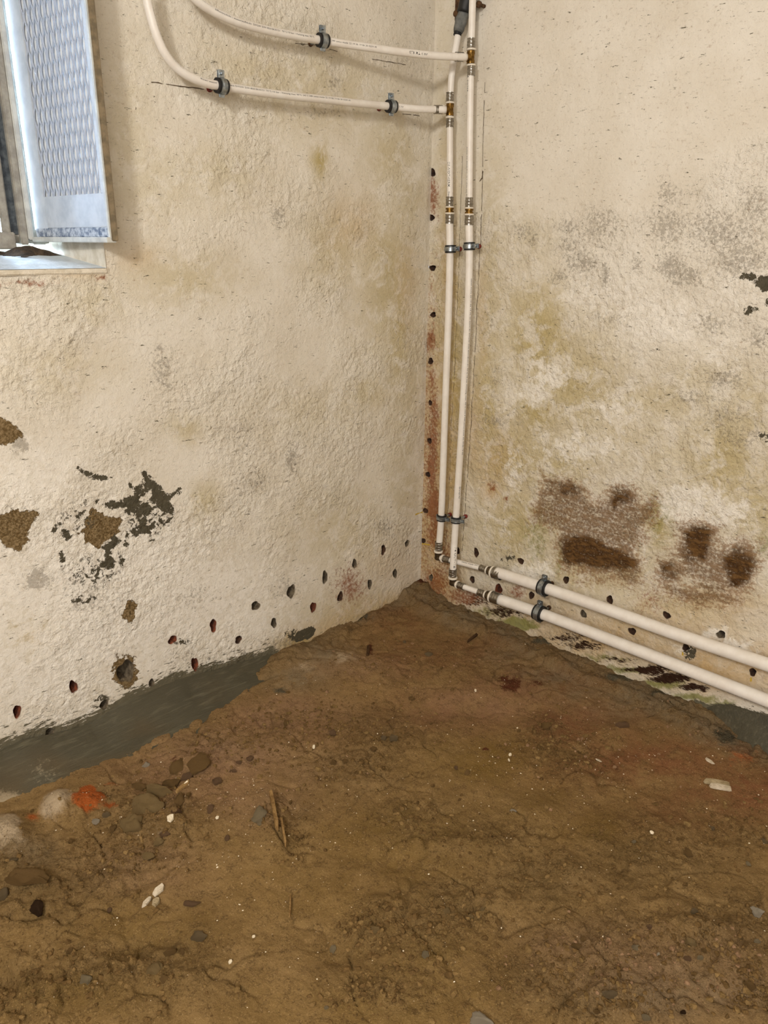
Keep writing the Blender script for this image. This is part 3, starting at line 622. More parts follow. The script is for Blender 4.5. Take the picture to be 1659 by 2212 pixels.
# ------------------------------------------------------------------ window
win = empty('window_1', (WX0/2+WX1/2, .1, WZ0), 'basement window recess with steel frame and an inward-open mesh casement', None, None, 'structure')
D = .262
def bumpy_quad(name, p00, p10, p01, p11, mat, parent, n=60, amp=.004, nv=(0, 0, 1), seed=0):
    p00, p10, p01, p11 = map(np.array, (p00, p10, p01, p11)); vs = []; s = np.linspace(0, 1, n+1)
    S, T = np.meshgrid(s, s); N = amp*(fbm(S*3, T*3, 3, 4, seed)-.5)*np.minimum(1, np.minimum(np.minimum(S, 1-S), np.minimum(T, 1-T))*8)
    P = (p00*(1-S[..., None])+p10*S[..., None])*(1-T[..., None])+(p01*(1-S[..., None])+p11*S[..., None])*T[..., None]+N[..., None]*np.array(nv)
    fs = [(j*(n+1)+i, j*(n+1)+i+1, (j+1)*(n+1)+i+1, (j+1)*(n+1)+i) for j in range(n) for i in range(n)]
    return link(name, mesh(P.reshape(-1, 3), fs), mat, parent)
ZB = 1.088
bumpy_quad('sill', (WX0, -.004, WZ0), (WX1, -.004, WZ0), (WX0, D, ZB-.012), (WX1, D, ZB-.012), M['sill'], win, 60, .010, (0, 0, 1), 4)
MB().box(((WX0+WX1)/2, .006, WZ0-.006), (WX1-WX0+.004, .020, .010), None, .002).build('sill_edge', M['reveal'], win)
bumpy_quad('reveal', (WX1, -.003, WZ0-.002), (WX1, D+.1, WZ0-.002), (WX1, -.003, WZ1), (WX1, D+.1, WZ1), M['reveal'], win, 60, .008, (1, 0, 0), 14)
bumpy_quad('reveal', (WX0, 0, WZ0), (WX0, D+.1, WZ0), (WX0, 0, WZ1), (WX0, D+.1, WZ1), M['reveal'], win, 20, .004, (1, 0, 0), 24)
bumpy_quad('reveal', (WX0, 0, WZ1), (WX0, D+.1, WZ1), (WX1, 0, WZ1), (WX1, D+.1, WZ1), M['reveal'], win, 20, .004, (0, 0, 1), 34)
# dirt heap under the frame
def heap(c, r, hgt, mat, name, parent, seed=1):
    n = 40; m = 12; vs = [(c[0], c[1], c[2]+hgt)]; fs = []
    for j in range(1, m+1):
        for k in range(n):
            t = 2*math.pi*k/n; q = j/m; rr = 1+.25*math.sin(3*t+seed)+.15*math.sin(5*t+2*seed)
            x = c[0]+r[0]*rr*q*math.cos(t); y = c[1]+r[1]*rr*q*math.sin(t)
            z = c[2]+hgt*(math.cos(q*math.pi)*.5+.5)+.008*(float(fbm(np.array([x]), np.array([y]), 60, 3, seed)[0])-.5)*(1-q)
            vs.append((x, y, z))
    for k in range(n): fs.append((0, 1+k, 1+(k+1) % n))
    for j in range(m-1):
        for k in range(n): fs.append((1+j*n+k, 1+(j+1)*n+k, 1+(j+1)*n+(k+1) % n, 1+j*n+(k+1) % n))
    return link(name, mesh(vs, fs), mat, parent)
heap((-1.045, .215, ZB-.022), (.075, .05), .022, M['dirt'], 'dirt', win, 2)
heap((-1.13, .235, ZB-.020), (.09, .035), .016, M['dirt'], 'dirt', win, 5)
fr = MB()
fr.box((-1.031, D, 1.42), (.016, .034, .66), None, .002)
fr.box((-1.068, D-.006, 1.415), (.018, .030, .66), None, .003)
fr.box(((WX0-1.055)/2, D-.004, ZB+.010), (-(WX0+1.055), .05, .034), None, .002)
fr.box(((-1.055+WX1)/2, D+.010, ZB+.020), (.084, .03, .030), None, .002)
fr.box(((WX0+WX1)/2, D+.02, WZ1-.02), (WX1-WX0, .05, .04), None, .002)
fr.box((-.992, D+.02, 1.42), (.030, .03, .66), None, .002)
fr.box((WX0+.02, D+.02, 1.42), (.04, .05, .66), None, .002)
autosmooth(fr.build('window_frame', M['wfm'], win))
MB().box((-1.048, D+.004, 1.43), (.022, .02, .64), None, .001).build('galvanised_strip', M['galv'], win)
for xx in (-1.082, -1.100): autosmooth(MB().box((xx, D-.012, 1.415), (.005, .010, .63), None, .0015).build('glazing_bar', M['wfw'], win))
autosmooth(MB().box((-1.017, D-.012, 1.43), (.012, .012, .66), None, .002).build('hinge_stile', M['wfw'], win))
# dusty wired pane of the closed half
gm = NT('dusty_glass'); gl = gm.N.new('ShaderNodeBsdfTransparent'); gl.inputs[0].default_value = (.75, .85, .95, 1)
mx = gm.N.new('ShaderNodeMixShader'); gm.fin(gm.mix(gm.noise(18, 7, .7), lin((70, 76, 80)), lin((120, 128, 132))), .35)
gm.setv(mx.inputs[0], gm.ramp(gm.noise(30, 7, .7),   .3, .7, .72, .95)); gm.t.links.new(gl.outputs[0], mx.inputs[1]); gm.t.links.new(gm.b.outputs[0], mx.inputs[2])
gm.t.links.new(mx.outputs[0], gm.N['Material Output'].inputs[0])
MB().box(((WX0-1.10)/2, D+.012, 1.42), (-(WX0+1.10), .004, .62)).build('glass_pane', gm.m, win)
# concrete light well outside
lw = MB(); lw.box((-1.3, .98, 1.35), (1.6, .05, 1.3)); lw.box((-1.3, .66, .98), (1.6, .68, .05))
lw.build('light_well', M['reveal'], win)
# inward-open casement
cas = bpy.data.objects.new('casement', None); COL.objects.link(cas); cas.parent = win; cas.empty_display_size = .05
cas.matrix_parent_inverse = Matrix.Identity(4); cas.location = (0, 0, 0); cas.location = -Vector(win.location)
cas['label'] = 'inward-open casement with expanded metal mesh'
hx0, hy0 = -1.006, .246; hx1, hy1 = -.9885, -.070
ca = nrm(np.array([hx1-hx0, hy1-hy0, 0.])); cn = np.array([ca[1], -ca[0], 0.]); 
if cn[0] > 0: cn = -cn                               # face towards the opening (-x)
clen = math.hypot(hx1-hx0, hy1-hy0); CZ0, CZ1 = 1.100, 1.700
def cpt(s, n_, z): return np.array([hx0, hy0, 0])+ca*s+cn*n_+np.array([0, 0, z])
AX = [ca, -cn, np.array([0, 0, 1.])]
def cbox(mb, s0, s1, n0, n1, z0, z1, bev=.0012):
    mb.box(cpt((s0+s1)/2, (n0+n1)/2, (z0+z1)/2), (s1-s0, abs(n1-n0), z1-z0), AX, bev); return mb
def cobj(name, mb, mat, smooth=False):
    o = mb.build(name, mat, None); o.parent = cas; o.location = (0, 0, 0); return autosmooth(o, 35)
cobj('backing_panel', cbox(MB(), .01, clen-.004, -.010, -.004, CZ0+.004, CZ1), M['leafglass'])
cobj('edge_profile', cbox(MB(), clen-.0035, clen, -.0125, .0005, CZ0-.001, CZ1), M['leafedge'])
fs_ = MB(); cbox(fs_, clen-.012, clen-.003, -.002, .0025, CZ0, CZ1); cobj('front_lip', fs_, M['wfw'])
cobj('bottom_rail', cbox(MB(), 0, clen-.003, -.010, .010, CZ0-.004, CZ0+.006), M['wfw'])
cobj('corroded_strip', cbox(MB(), .004, clen-.012, -.002, .0012, CZ0+.006, CZ0+.024), simple('corroded_zinc', (96, 108, 130), (200, 204, 210), 90, .6, .2))
sh = MB(); cbox(sh, .0, .060, -.003, .001, CZ0+.02, CZ1, .0006); cbox(sh, .060, clen-.012, -.003, .001, CZ0+.024, CZ0+.085, .0006); cbox(sh, clen-.024, clen-.012, -.003, .001, CZ0+.085, CZ1, .0006)
cobj('solid_border', sh, M['leafsheet'])
# expanded metal: diamond cells with pointed openings
ms = MB(); cw, chh = .0215, .050; s0, s1 = .058, clen-.022; zb, zt = CZ0+.083, CZ1
NS = 8
def rhomb(t, a, b):       # boundary of rhombus at angle t
    c, s = math.cos(t), math.sin(t); r = 1/(abs(c)/a+abs(s)/b); return r*c, r*s
row = 0; z = zb-chh/2
while z < zt+chh:
    s = s0-cw+(cw/2 if row % 2 else 0)
    while s < s1+cw:
        vs = []; ok = True
        K = 4*NS
        for k in range(K):
            t = 2*math.pi*k/K
            ox, oz = rhomb(t, cw/2, chh/2)
            ix, iz = rhomb(t, cw/2*.56, chh/2*.74); el = (cw/2*.50*math.cos(t), chh/2*.62*math.sin(t)); ix, iz = (ix+el[0]*1.)/2, (iz+el[1])/2
            for (qx, qz, nn) in ((ox, oz, .0000), (ix, iz, -.0012)):
                ss = min(max(s+qx, s0), s1); zz = min(max(z+qz, zb), zt); vs.append(cpt(ss, nn+.0008, zz))
        if s0-cw*.62 < s < s1+cw*.62 and z > zb-chh*.62:
            fs = [(2*k, 2*((k+1) % K), 2*((k+1) % K)+1, 2*k+1) for k in range(K)]
            ms.add(vs, fs)
        s += cw
    z += chh/2; row += 1
o = ms.build('expanded_mesh', M['strand']); o.parent = cas; o.location = (0, 0, 0)

# ------------------------------------------------------------------ pipes
def spline(pts, step=.006):
    pts = [np.array(p, float) for p in pts]; P = [2*pts[0]-pts[1]]+pts+[2*pts[-1]-pts[-2]]; out = []
    for i in range(1, len(P)-2):
        p0, p1, p2, p3 = P[i-1:i+3]; d = np.linalg.norm(p2-p1); n = max(2, int(d/step))
        t01 = np.linalg.norm(p1-p0)**.5; t12 = d**.5; t23 = np.linalg.norm(p3-p2)**.5
        m1 = (p2-p1)+t12*((p1-p0)/t01-(p2-p0)/(t01+t12)); m2 = (p2-p1)+t12*((p3-p2)/t23-(p3-p1)/(t12+t23))
        for k in range(n):
            t = k/n; a = 2*(p1-p2)+m1+m2; b = -3*(p1-p2)-2*m1-m2; out.append(a*t**3+b*t**2+m1*t+p1)
    out.append(pts[-1]); return np.array(out)
class Path:
    def __init__(s, pts, r, ref=(0, 0, 1)):
        s.p = spline(pts); s.r = r; d = np.linalg.norm(np.diff(s.p, axis=0), axis=1); s.s = np.concatenate([[0], np.cumsum(d)])
        s.t = np.gradient(s.p, axis=0); s.t /= np.linalg.norm(s.t, axis=1)[:, None]
        ref = np.array(ref, float); s.N = ref-s.t*(s.t@ref)[:, None]; s.N /= np.linalg.norm(s.N, axis=1)[:, None]; s.B = np.cross(s.t, s.N)
        s.len = s.s[-1]
    def at(s, a, th, rr):
        f = lambda A: np.stack([np.interp(a, s.s, A[:, k]) for k in range(3)], -1)
        return f(s.p)+rr*(np.cos(th)[:, None]*f(s.N)+np.sin(th)[:, None]*f(s.B))
    def pos(s, a): return np.array([np.interp(a, s.s, s.p[:, k]) for k in range(3)])
    def tan(s, a): return nrm(np.array([np.interp(a, s.s, s.t[:, k]) for k in range(3)]))
    def tube(s, name, parent, mat=None, n=28):
        vs = []; fs = []; m = len(s.p)
        for i in range(m):
            for k in range(n):
                t = 2*math.pi*k/n; vs.append(s.p[i]+s.r*(math.cos(t)*s.N[i]+math.sin(t)*s.B[i]))
        for i in range(m-1):
            for k in range(n): fs.append((i*n+k, i*n+(k+1) % n, (i+1)*n+(k+1) % n, (i+1)*n+k))
        fs.append(tuple(range(n))[::-1]); fs.append(tuple((m-1)*n+k for k in range(n)))
        return link(name, mesh(vs, fs), mat or M['pipe'], parent)
    def nearest(s, q): return float(s.s[np.argmin(((s.p-np.array(q))**2).sum(1))])
def view_theta(path, a, frac=0.):
    """angle on the tube's girth facing the room side, shifted by frac of a half-turn"""
    p = path.pos(a); N = np.array([np.interp(a, path.s, path.N[:, k]) for k in range(3)]); B = np.array([np.interp(a, path.s, path.B[:, k]) for k in range(3)])
    v = CAM-p; return math.atan2(v@B, v@N)+frac
def printed(path, a0, txt, size, theta, parent, flip=False, mirror=1, name='printed_text', a1=None):
    cu = bpy.data.curves.new('t', 'FONT'); cu.body = txt; cu.size = 1; cu.resolution_u = 2; cu.space_character = 1.08; cu.offset = .005
    to = bpy.data.objects.new('t', cu); COL.objects.link(to); dg = bpy.context.evaluated_depsgraph_get(); dg.update()
    me0 = bpy.data.meshes.new_from_object(to.evaluated_get(dg)); n = len(me0.vertices); co = np.zeros(n*3); me0.vertices.foreach_get('co', co); co = co.reshape(-1, 3)
    bpy.data.objects.remove(to); bpy.data.curves.remove(cu)
    sx = size
    if a1 is not None: sx = abs(a1-a0)/co[:, 0].max()
    sg = -1 if flip else 1
    a = a0+sg*co[:, 0]*sx; th = theta+mirror*sg*(co[:, 1]-.35)*size/path.r
    co2 = path.at(a, th, path.r+.00018); me0.vertices.foreach_set('co', co2.ravel()); me0.update()
    me0.materials.clear(); o = link(name, me0, M['ink'], parent, False); return o
def sleeve(p, a, r, ln, parent, k=3):
    prof = [(-ln/2, r), (-ln/2, r+.0020)]
    for i in range(k):
        c = -ln/2+ln*(i+.5)/k; w = ln/k*.26; prof += [(c-w, r+.0020), (c-w*.4, r+.0013), (c+w*.4, r+.0013), (c+w, r+.0020)]
    prof += [(ln/2, r+.0020), (ln/2, r)]
    return autosmooth(MB().lathe(p, a, prof).build('press_sleeve', M['steel'], parent), 50)
def ring(p, a, r, ln, parent, mat='collar', name='collar_ring'):
    b = min(.001, ln/3); return autosmooth(MB().lathe(p, a, [(-ln/2, r*.7), (-ln/2, r-b), (-ln/2+b, r), (ln/2-b, r), (ln/2, r-b), (ln/2, r*.7)]).build(name, M[mat], parent), 50)
def body(p, a, prof, parent, mat='brass', name='coupling_body'):
    return autosmooth(MB().lathe(p, a, prof).build(name, M[mat], parent), 50)

OFFV = .042
# --- first run: left-hand vertical pipe
def V(x, y, o=OFFV): return R(x, y, o)
pA = empty('water_pipe', (-.042, -.11, .2), 'left of the two white corner pipes, branching at the lower brass tee', 'pipe', 'white water pipes')
teeA = V(972, 237)
upA = Path([V(971, 268), V(972, 237), V(973, 205), V(975.5, 165), V(981, 125, .044), V(986, 95, .04), V(991, 68, .034), V(1000, 38, .026), V(1008, 10, .024)], .0083, (-1, 0, 0))
upA.tube('pipe_section', pA)
midA = Path([V(972, 430), V(972, 350), V(972, 262)], .0083, (-1, 0, 0)); midA.tube('pipe_section', pA)
loA = Path([V(971, 470), V(972, 540), V(970, 640), V(966, 760), V(961, 900), V(957, 1020), V(953, 1118), V(948, 1185)], .0100, (-1, 0, 0)); loA.tube('pipe_section', pA)
elbA = V(946, 1204)
zA = float(elbA[2])
hA0 = V(1045, 1229); hA1 = V(1062, 1233)
shA = Path([elbA, V(965, 1208), V(1000, 1217), V(1050, 1230)], .0083); shA.tube('pipe_section', pA)
bgA = Path([V(1073, 1236), V(1175, 1269), V(1300, 1312), V(1450, 1366), V(1659, 1436), V(1720, 1457), V(1850, 1502)], .0158); bgA.tube('pipe_section', pA)
UZ = np.array([0, 0, 1.])
def vfit(parent, xs, tee, r_up, r_dn, y_su, y_cu, y_cd, y_sd, hl_up=.022, hl_dn=.022):
    p = [V(xs, y) for y in (y_su, y_cu, y_cd, y_sd)]
    sleeve(p[0], UZ, r_up, hl_up, parent); ring(p[1], UZ, r_up+.0032, .0045, parent); ring(p[2], UZ, r_dn+.0032, .0045, parent); sleeve(p[3], UZ, r_dn, hl_dn, parent)
vfit(pA, 972, True, .0083, .0083, 210, 222, 254, 265)
TP = lambda h, r: [(-h, r*.85), (-h*.9, r*1.08), (-h*.45, r*1.08), (-h*.35, r*.98), (h*.35, r*.98), (h*.45, r*1.08), (h*.9, r*1.08), (h, r*.85)]
t = MB().lathe(teeA, UZ, TP(.015, .0092)); 
def branch_dir(q, tee): return nrm(np.array(q)-np.array(tee))
# branches on the left wall; offset from that wall shrinks from the tee to the clamp
def brpts(tee, lst, x_tee, x_cl, oc):
    ot = -float(tee[1]); out = []
    for (x, y) in lst:
        k = min(1, max(0, (x-x_cl)/(x_tee-x_cl))); out.append(L(x, y, oc+(ot-oc)*k))
    return out
brA = Path([teeA+nrm(L(940, 236.5, .11)-teeA)*.020]+brpts(teeA, [(940, 236.5), (900, 235.5), (845, 230), (770, 223), (700, 215), (640, 209), (560, 199), (478, 186), (440, 178), (405, 163), (378, 143), (355, 113), (338, 75), (326, 35), (318, 0), (313, -50), (312, -110)], 972, 845, .046), .0086)
brA.tube('pipe_section', pA)
dA = branch_dir(brA.pos(.05), teeA); t.lathe(teeA, dA, [(0, .0085), (.013, .0085), (.013, .0095), (.017, .0095), (.017, .006)]); autosmooth(t.build('tee_body', M['brass'], pA), 50)
ring(teeA+dA*.021, dA, .0118, .0045, pA); sleeve(teeA+dA*.036, dA, .0086, .021, pA)
vfit(pA, 971.5, False, .0083, .0100, 435, 447.5, 461, 473, .023, .023)
body(V(971.5, 454), UZ, [(-.007, .0085), (-.006, .0112), (-.002, .0112), (-.0015, .0088), (.0015, .0088), (.002, .0112), (.006, .0112), (.007, .0085)], pA)
sleeve(V(948, 1178), UZ, .0100, .024, pA); ring(V(947, 1191), UZ, .0140, .006, pA)
dE = nrm(V(1000, 1217)-elbA)
e = MB().lathe(elbA+UZ*.012, -UZ, [(0, .0085), (.0, .0105), (.016, .0100), (.020, .007)], caps=True).lathe(elbA, dE, [(-.008, .006), (-.006, .0095), (.012, .0100), (.012, .0085)], caps=True)
autosmooth(e.build('elbow_body', M['brass_dark'], pA), 50)
ring(elbA+dE*.020, dE, .0125, .006, pA); sleeve(elbA+dE*.038, dE, .0085, .026, pA)
def reducer(parent, P0, d, r0, r1):
    # small sleeve, collar, dark body, collar, large sleeve
    sleeve(P0, d, r0, .022, parent); ring(P0+d*.015, d, r0+.004, .005, parent)
    body(P0+d*.025, d, [(-.007, r0), (-.006, r0+.004), (-.001, r0+.004), (.000, r0+.006), (.006, r0+.007), (.007, r0)], parent, 'brass_dark')
    ring(P0+d*.035, d, r1+.0022, .006, parent); sleeve(P0+d*.052, d, r1, .026, parent)
dR = nrm(V(1300, 1312)-V(1073, 1236)); reducer(pA, V(1044, 1228.5), dR, .0083, .0158)
# --- second run: right-hand vertical pipe
pB = empty('water_pipe', (-.042, -.18, .2), 'right of the two white corner pipes, branching at the upper brass tee', 'pipe', 'white water pipes')
teeB = V(1017, 124)
upB = Path([V(1017, 118), V(1019, 60), V(1021, 0), V(1023, -60)], .0086, (-1, 0, 0)); upB.tube('pipe_section', pB)
midB = Path([V(1014, 430), V(1015, 300), V(1017, 145)], .0083, (-1, 0, 0)); midB.tube('pipe_section', pB)
OB = .075
loB = Path([V(1013, 472), V(1014, 532, .042), V(1012, 640, .042), V(1005, 790, .043), V(997, 930, .044), V(990, 1040, .045), V(985, 1120, .047), V(981, 1180, .056), V(978, 1243, .068)], .0100, (-1, 0, 0)); loB.tube('pipe_section', pB)
elbB = V(978, 1259, .069)
shB = Path([elbB, V(1000, 1267, .068), V(1040, 1281, .062)], .0083); shB.tube('pipe_section', pB)
bgB = Path([V(1068, 1291, .056), V(1165, 1324, .050), V(1300, 1375, .048), V(1450, 1433, .046), V(1659, 1514, .045), V(1740, 1545, .045), V(1850, 1588, .045)], .0158); bgB.tube('pipe_section', pB)
vfit(pB, 1018, True, .0086, .0083, 94, 107, 141, 153)
brB = Path([teeB+nrm(L(940, 120.5, .172)-teeB)*.020]+brpts(teeB, [(940, 120.5), (900, 116.5), (850, 110.5), (800, 103), (750, 96), (697, 87.5), (640, 78), (570, 64), (510, 47), (465, 27), (430, 5), (405, -20), (385, -55), (370, -110)], 1017, 697, .046), .0086)
brB.tube('pipe_section', pB)
t = MB().lathe(teeB, UZ, TP(.015, .0092)); dB = branch_dir(brB.pos(.05), teeB); t.lathe(teeB, dB, [(0, .0085), (.013, .0085), (.013, .0095), (.017, .0095), (.017, .006)])
autosmooth(t.build('tee_body', M['brass'], pB), 50)
ring(teeB+dB*.021, dB, .0118, .0045, pB); sleeve(teeB+dB*.036, dB, .0086, .021, pB)
vfit(pB, 1013.5, False, .0083, .0100, 437, 449.5, 463.5, 476, .023, .023)
body(V(1013.5, 456.5), UZ, [(-.007, .0085), (-.006, .0112), (-.002, .0112), (-.0015, .0088), (.0015, .0088), (.002, .0112), (.006, .0112), (.007, .0085)], pB)
sleeve(V(978, 1236, .067), UZ, .0100, .022, pB); ring(V(978, 1248, .069), UZ, .0142, .006, pB)
dE = nrm(V(1000, 1267, .068)-elbB)
e = MB().lathe(elbB+UZ*.012, -UZ, [(0, .0085), (.0, .0105), (.016, .0100), (.020, .007)], caps=True).lathe(elbB, dE, [(-.008, .006), (-.006, .0095), (.012, .0100), (.012, .0085)], caps=True)
autosmooth(e.build('elbow_body', M['brass_dark'], pB), 50)
ring(elbB+dE*.018, dE, .0125, .006, pB); sleeve(elbB+dE*.033, dE, .0085, .022, pB)
dR = nrm(V(1165, 1324, .050)-V(1068, 1291, .056)); reducer(pB, V(1040, 1281, .062), dR, .0083, .0158)
# lettering on the pipes
def put(path, parent, pa, pb, P, txt, size, frac, fit=True):
    size *= 1.45
    # text from pa to pb (points on the pipe), reading in that direction
    a0, a1 = path.nearest(pa), path.nearest(pb); am = (a0+a1)/2
    flip = a1 < a0
    p = path.pos(am); th = view_theta(path, am, frac)
    # does increasing theta point up/left as seen? choose mirror so that letters read correctly
    sg = -1 if flip else 1
    tdir = path.tan(am)*sg; out = path.at(np.array([am]), np.array([th]), 1.)[0]-path.pos(am)
    thd = path.at(np.array([am]), np.array([th+.1]), 1.)[0]-path.at(np.array([am]), np.array([th]), 1.)[0]
    up = np.cross(out, tdir); mir = 1 if up@thd*sg > 0 else -1
    return printed(path, a0, txt, size, th, parent, flip, mir, a1=a1 if fit else None)
put(brB, pB, L(462, 26, .05), L(678, 84, .05), L, 'diffusionsdicht / wasserstoffdicht  DVGW DW-8501BU0151  70\u00b0C/10 bar / Heizung max. 90\u00b0C', .0034, .55)
put(brB, pB, L(716, 90, .06), L(812, 105, .09), L, '349 swiss made 22 19 06 19 06 20 023V-41', .0034, .35)
put(brB, pB, L(900, 116, .15), L(945, 121, .17), L, '078 M\u0394 t mr', .0058, .25)
put(brA, pA, L(430, 175, .05), L(464, 183, .05), L, 'fficieri wasser', .0034, .6)
put(brA, pA, L(494, 189, .05), L(755, 222, .05), L, 'wst DVGW DW-8501BU0151 70\u00b0C-10 bar - Heizung max. 90\u00b0C 343 5 349 swiss made 22 19 06 19 06 20 023V-41', .0034, .55)
put(brA, pA, L(862, 231, .06), L(876, 233, .07), L, 't mr', .0045, .3)
put(brA, pA, L(322, 20, .05), L(395, 155, .05), L, '- -- --- -- -- --- ---- -- - --- -- ---- --- -- - ---- --- -- --- --', .003, 1.1)
put(brB, pB, L(395, -30, .05), L(455, 20, .05), L, '--- -- ---- --- -- - ---- --- --', .003, 1.0)
put(midA, pA, V(972, 350), V(972, 405), V, 'ZEWOTHERM', .0060, -.35)
put(midA, pA, V(972, 412), V(972, 424), V, 'Dez', .0045, -.35)
put(midB, pB, V(1015, 318), V(1014, 428), V, 'DVGW DW-8501BU0151 70\u00b0C 10 bar max 90\u00b0C', .0034, -.95)
put(midB, pB, V(1016, 165), V(1016, 198), V, '4 swiss', .0050, -.95)
put(loB, pB, V(1011, 600), V(990, 980, .045), V, 'swiss made 22 19 06 19 06 20 023V-41 DVGW DW-8501BU0151 70\u00b0C 10 bar Heizung max. 90\u00b0C 343 5 349 swiss made 22 19 06 19 06', .0034, -.75)
put(loB, pB, V(989, 1050, .046), V(988, 1075, .046), V, 'DVGW', .0045, -.6)
put(loB, pB, V(982, 1180, .05), V(981, 1225, .06), V, '74 ULT-1\u0394', .0055, -.45)
put(shA, pA, V(1000, 1217), V(1034, 1226), V, 'swiss made 0V1', .0040, -.5)
put(bgB, pB, V(1180, 1332), V(1659, 1514, .045), V, 'DVGW DW-8501BU0151 70\u00b0C 10 bar Heizung max. 90\u00b0C 343 5 349 swiss made 22 19 06 19 06 20 023V-41 DVGW DW-8501BU0151 70\u00b0C 10 bar Heizung max. 90\u00b0C 343 5 349 swiss made', .0042, 1.35)
put(bgA, pA, V(1195, 1278), V(1560, 1403), V, 'DVGW DW-8501BU0151 70\u00b0C 10 bar Heizung max. 90\u00b0C 343 5 349 swiss made 22 19 06 19 06 20 023V-41 DVGW DW-8501BU0151 70\u00b0C 10 bar', .0030, 1.5)

# --- black hose and taped sleeve at the top
top = empty('insulated_hose', (-.03, -.15, 1.66), 'black insulated hose with a grey taped sleeve at the top of the corner', 'hose')
g = Path([V(989, 70, .038), V(993, 55, .034), V(999, 38, .028), V(1004, 25, .026)], .0125, (-1, 0, 0))
m_ = MB(); n = 24
def wrap(path, rfun, name, mat, parent):
    vs = []; fs = []; m = len(path.p); n = 26
    for i in range(m):
        r = rfun(path.s[i]/path.len)
        for k in range(n):
            t = 2*math.pi*k/n; vs.append(path.p[i]+r*(1+.04*math.sin(3*t+i*.8))*(math.cos(t)*path.N[i]+math.sin(t)*path.B[i]))
    for i in range(m-1):
        for k in range(n): fs.append((i*n+k, i*n+(k+1) % n, (i+1)*n+(k+1) % n, (i+1)*n+k))
    fs.append(tuple(range(n))[::-1]); fs.append(tuple((m-1)*n+k for k in range(n)))
    return link(name, mesh(vs, fs), mat, parent)
wrap(g, lambda q: .0112+.0035*min(1, q*3)+.001*math.sin(q*14), 'taped_sleeve', M['grey_foam'], top)
wrap(Path([V(987.5, 76, .040), V(989, 70, .038), V(990, 66, .037)], .01, (-1, 0, 0)), lambda q: .0100, 'rubber_lip', M['rubber'], top)
wrap(Path([V(1003, 28, .026), V(1009, 5, .024), V(1017, -25, .022), V(1020, -80, .022)], .016, (-1, 0, 0)), lambda q: .0195, 'hose', M['rubber'], top)
br = empty('pipe_bracket', (-.02, -.12, 1.68), 'rusty brown bracket with round bolt heads behind the hose at the top', 'bracket')
mb = MB().box(V(995, 2, .012), (.010, .030, .085), None, .002); mb.build('bracket_plate', M['rust'], br)
for (x, y, o_) in ((987, 30, .02), (1036, 10, .02)):
    autosmooth(MB().lathe(V(x, y, o_), (-1, 0, 0), [(-.02, .004), (0, .004), (.0, .0075), (.006, .0075), (.009, .004)], caps=True).build('bolt_head', M['rust'], br))

# ------------------------------------------------------------------ pipe clamps
def clamp(c, axis_, wall_n, r, off, ear, label, group, width=.017, plug='red_plug', extra=.0060):
    """c centre on the pipe axis; wall_n points from the wall into the room; ear = direction in which the screw flange stands"""
    c = np.array(c); a = nrm(np.array(axis_)); wn = np.array(wall_n, float)
    e = np.array(ear, float); e = nrm(e-a*a.dot(e)); s = np.cross(a, e)
    root = empty('pipe_clamp', Vector(c), label, 'clamp', group)
    ro = r+extra; lw_ = width*.70
    autosmooth(MB().lathe(c, a, [(-lw_, r+.0003), (-lw_, ro-.0002), (-width*.42, ro), (-width*.42, ro-.001), (width*.42, ro-.001), (width*.42, ro), (lw_, ro-.0002), (lw_, r+.0003)], 32).build('rubber_lining', M['rubber'], root), 40)
    w = width*.40
    autosmooth(MB().lathe(c, a, [(-w, ro-.0008), (-w, ro+.0008), (-w*.55, ro+.0006), (-w*.45, ro+.0015), (w*.45, ro+.0015), (w*.55, ro+.0006), (w, ro+.0008), (w, ro-.0008)], 32).build('band', M['zinc'], root), 40)
    A3 = [a, e, s]; f = MB()
    for k in (-1, 1): autosmooth(MB().box(c+e*(ro+.0065)+s*k*.0022, (width*.86, .0170, .0016), A3, .0004).build('flange', M['zinc'], root), 35)
    autosmooth(MB().box(c-e*(ro+.003), (width*.8, .007, .0036), A3, .001).build('hinge', M['zinc'], root), 35)
    q = c+e*(ro+.008)
    autosmooth(MB().lathe(q, s, [(-.010, .0018), (.009, .0018)], 12, True).lathe(q+s*.0045, s, [(0, .0038), (.0026, .0038), (.0032, .002)], 16, True).lathe(q-s*.0045, s, [(0, .0034), (-.003, .0034)], 6, True).build('clamp_screw', M['zinc'], root), 40)
    d = -wn; ll = off-ro+.004
    autosmooth(MB().lathe(c+d*(ro-.001), d, [(0, .0052), (.006, .0052), (.006, .0032), (ll, .0032)], 14, True).build('threaded_rod', M['zinc'], root), 40)
    autosmooth(MB().lathe(c+d*(off-.006), d, [(0, .0035), (0, .0060), (.0035, .0066), (.012, .0050)], 14, True).build('wall_plug', M[plug], root), 40)
    return root
def tanof(path, q): return path.tan(path.nearest(q))
c1 = L(697, 87.5, .046); clamp(c1, tanof(brB, c1), (0, -1, 0), .0086, .046, UZ, 'black and zinc pipe clamp on the upper branch pipe', 'clamps on the left wall', plug='rust')
c2 = L(478, 186, .046); clamp(c2, tanof(brA, c2), (0, -1, 0), .0086, .046, UZ, 'pipe clamp on the lower branch pipe near its bend, large dark red plug', 'clamps on the left wall')
c3 = L(845, 230, .046); clamp(c3, tanof(brA, c3), (0, -1, 0), .0086, .046, UZ, 'pipe clamp on the lower branch pipe nearest the room corner', 'clamps on the left wall')
YD = (0, -1, 0)
c4 = V(973, 538); clamp(c4, tanof(loA, c4), (-1, 0, 0), .0100, .042, YD, 'upper clamp on the left vertical pipe, below its coupling', 'clamps on the vertical pipes', .014, extra=.0050)
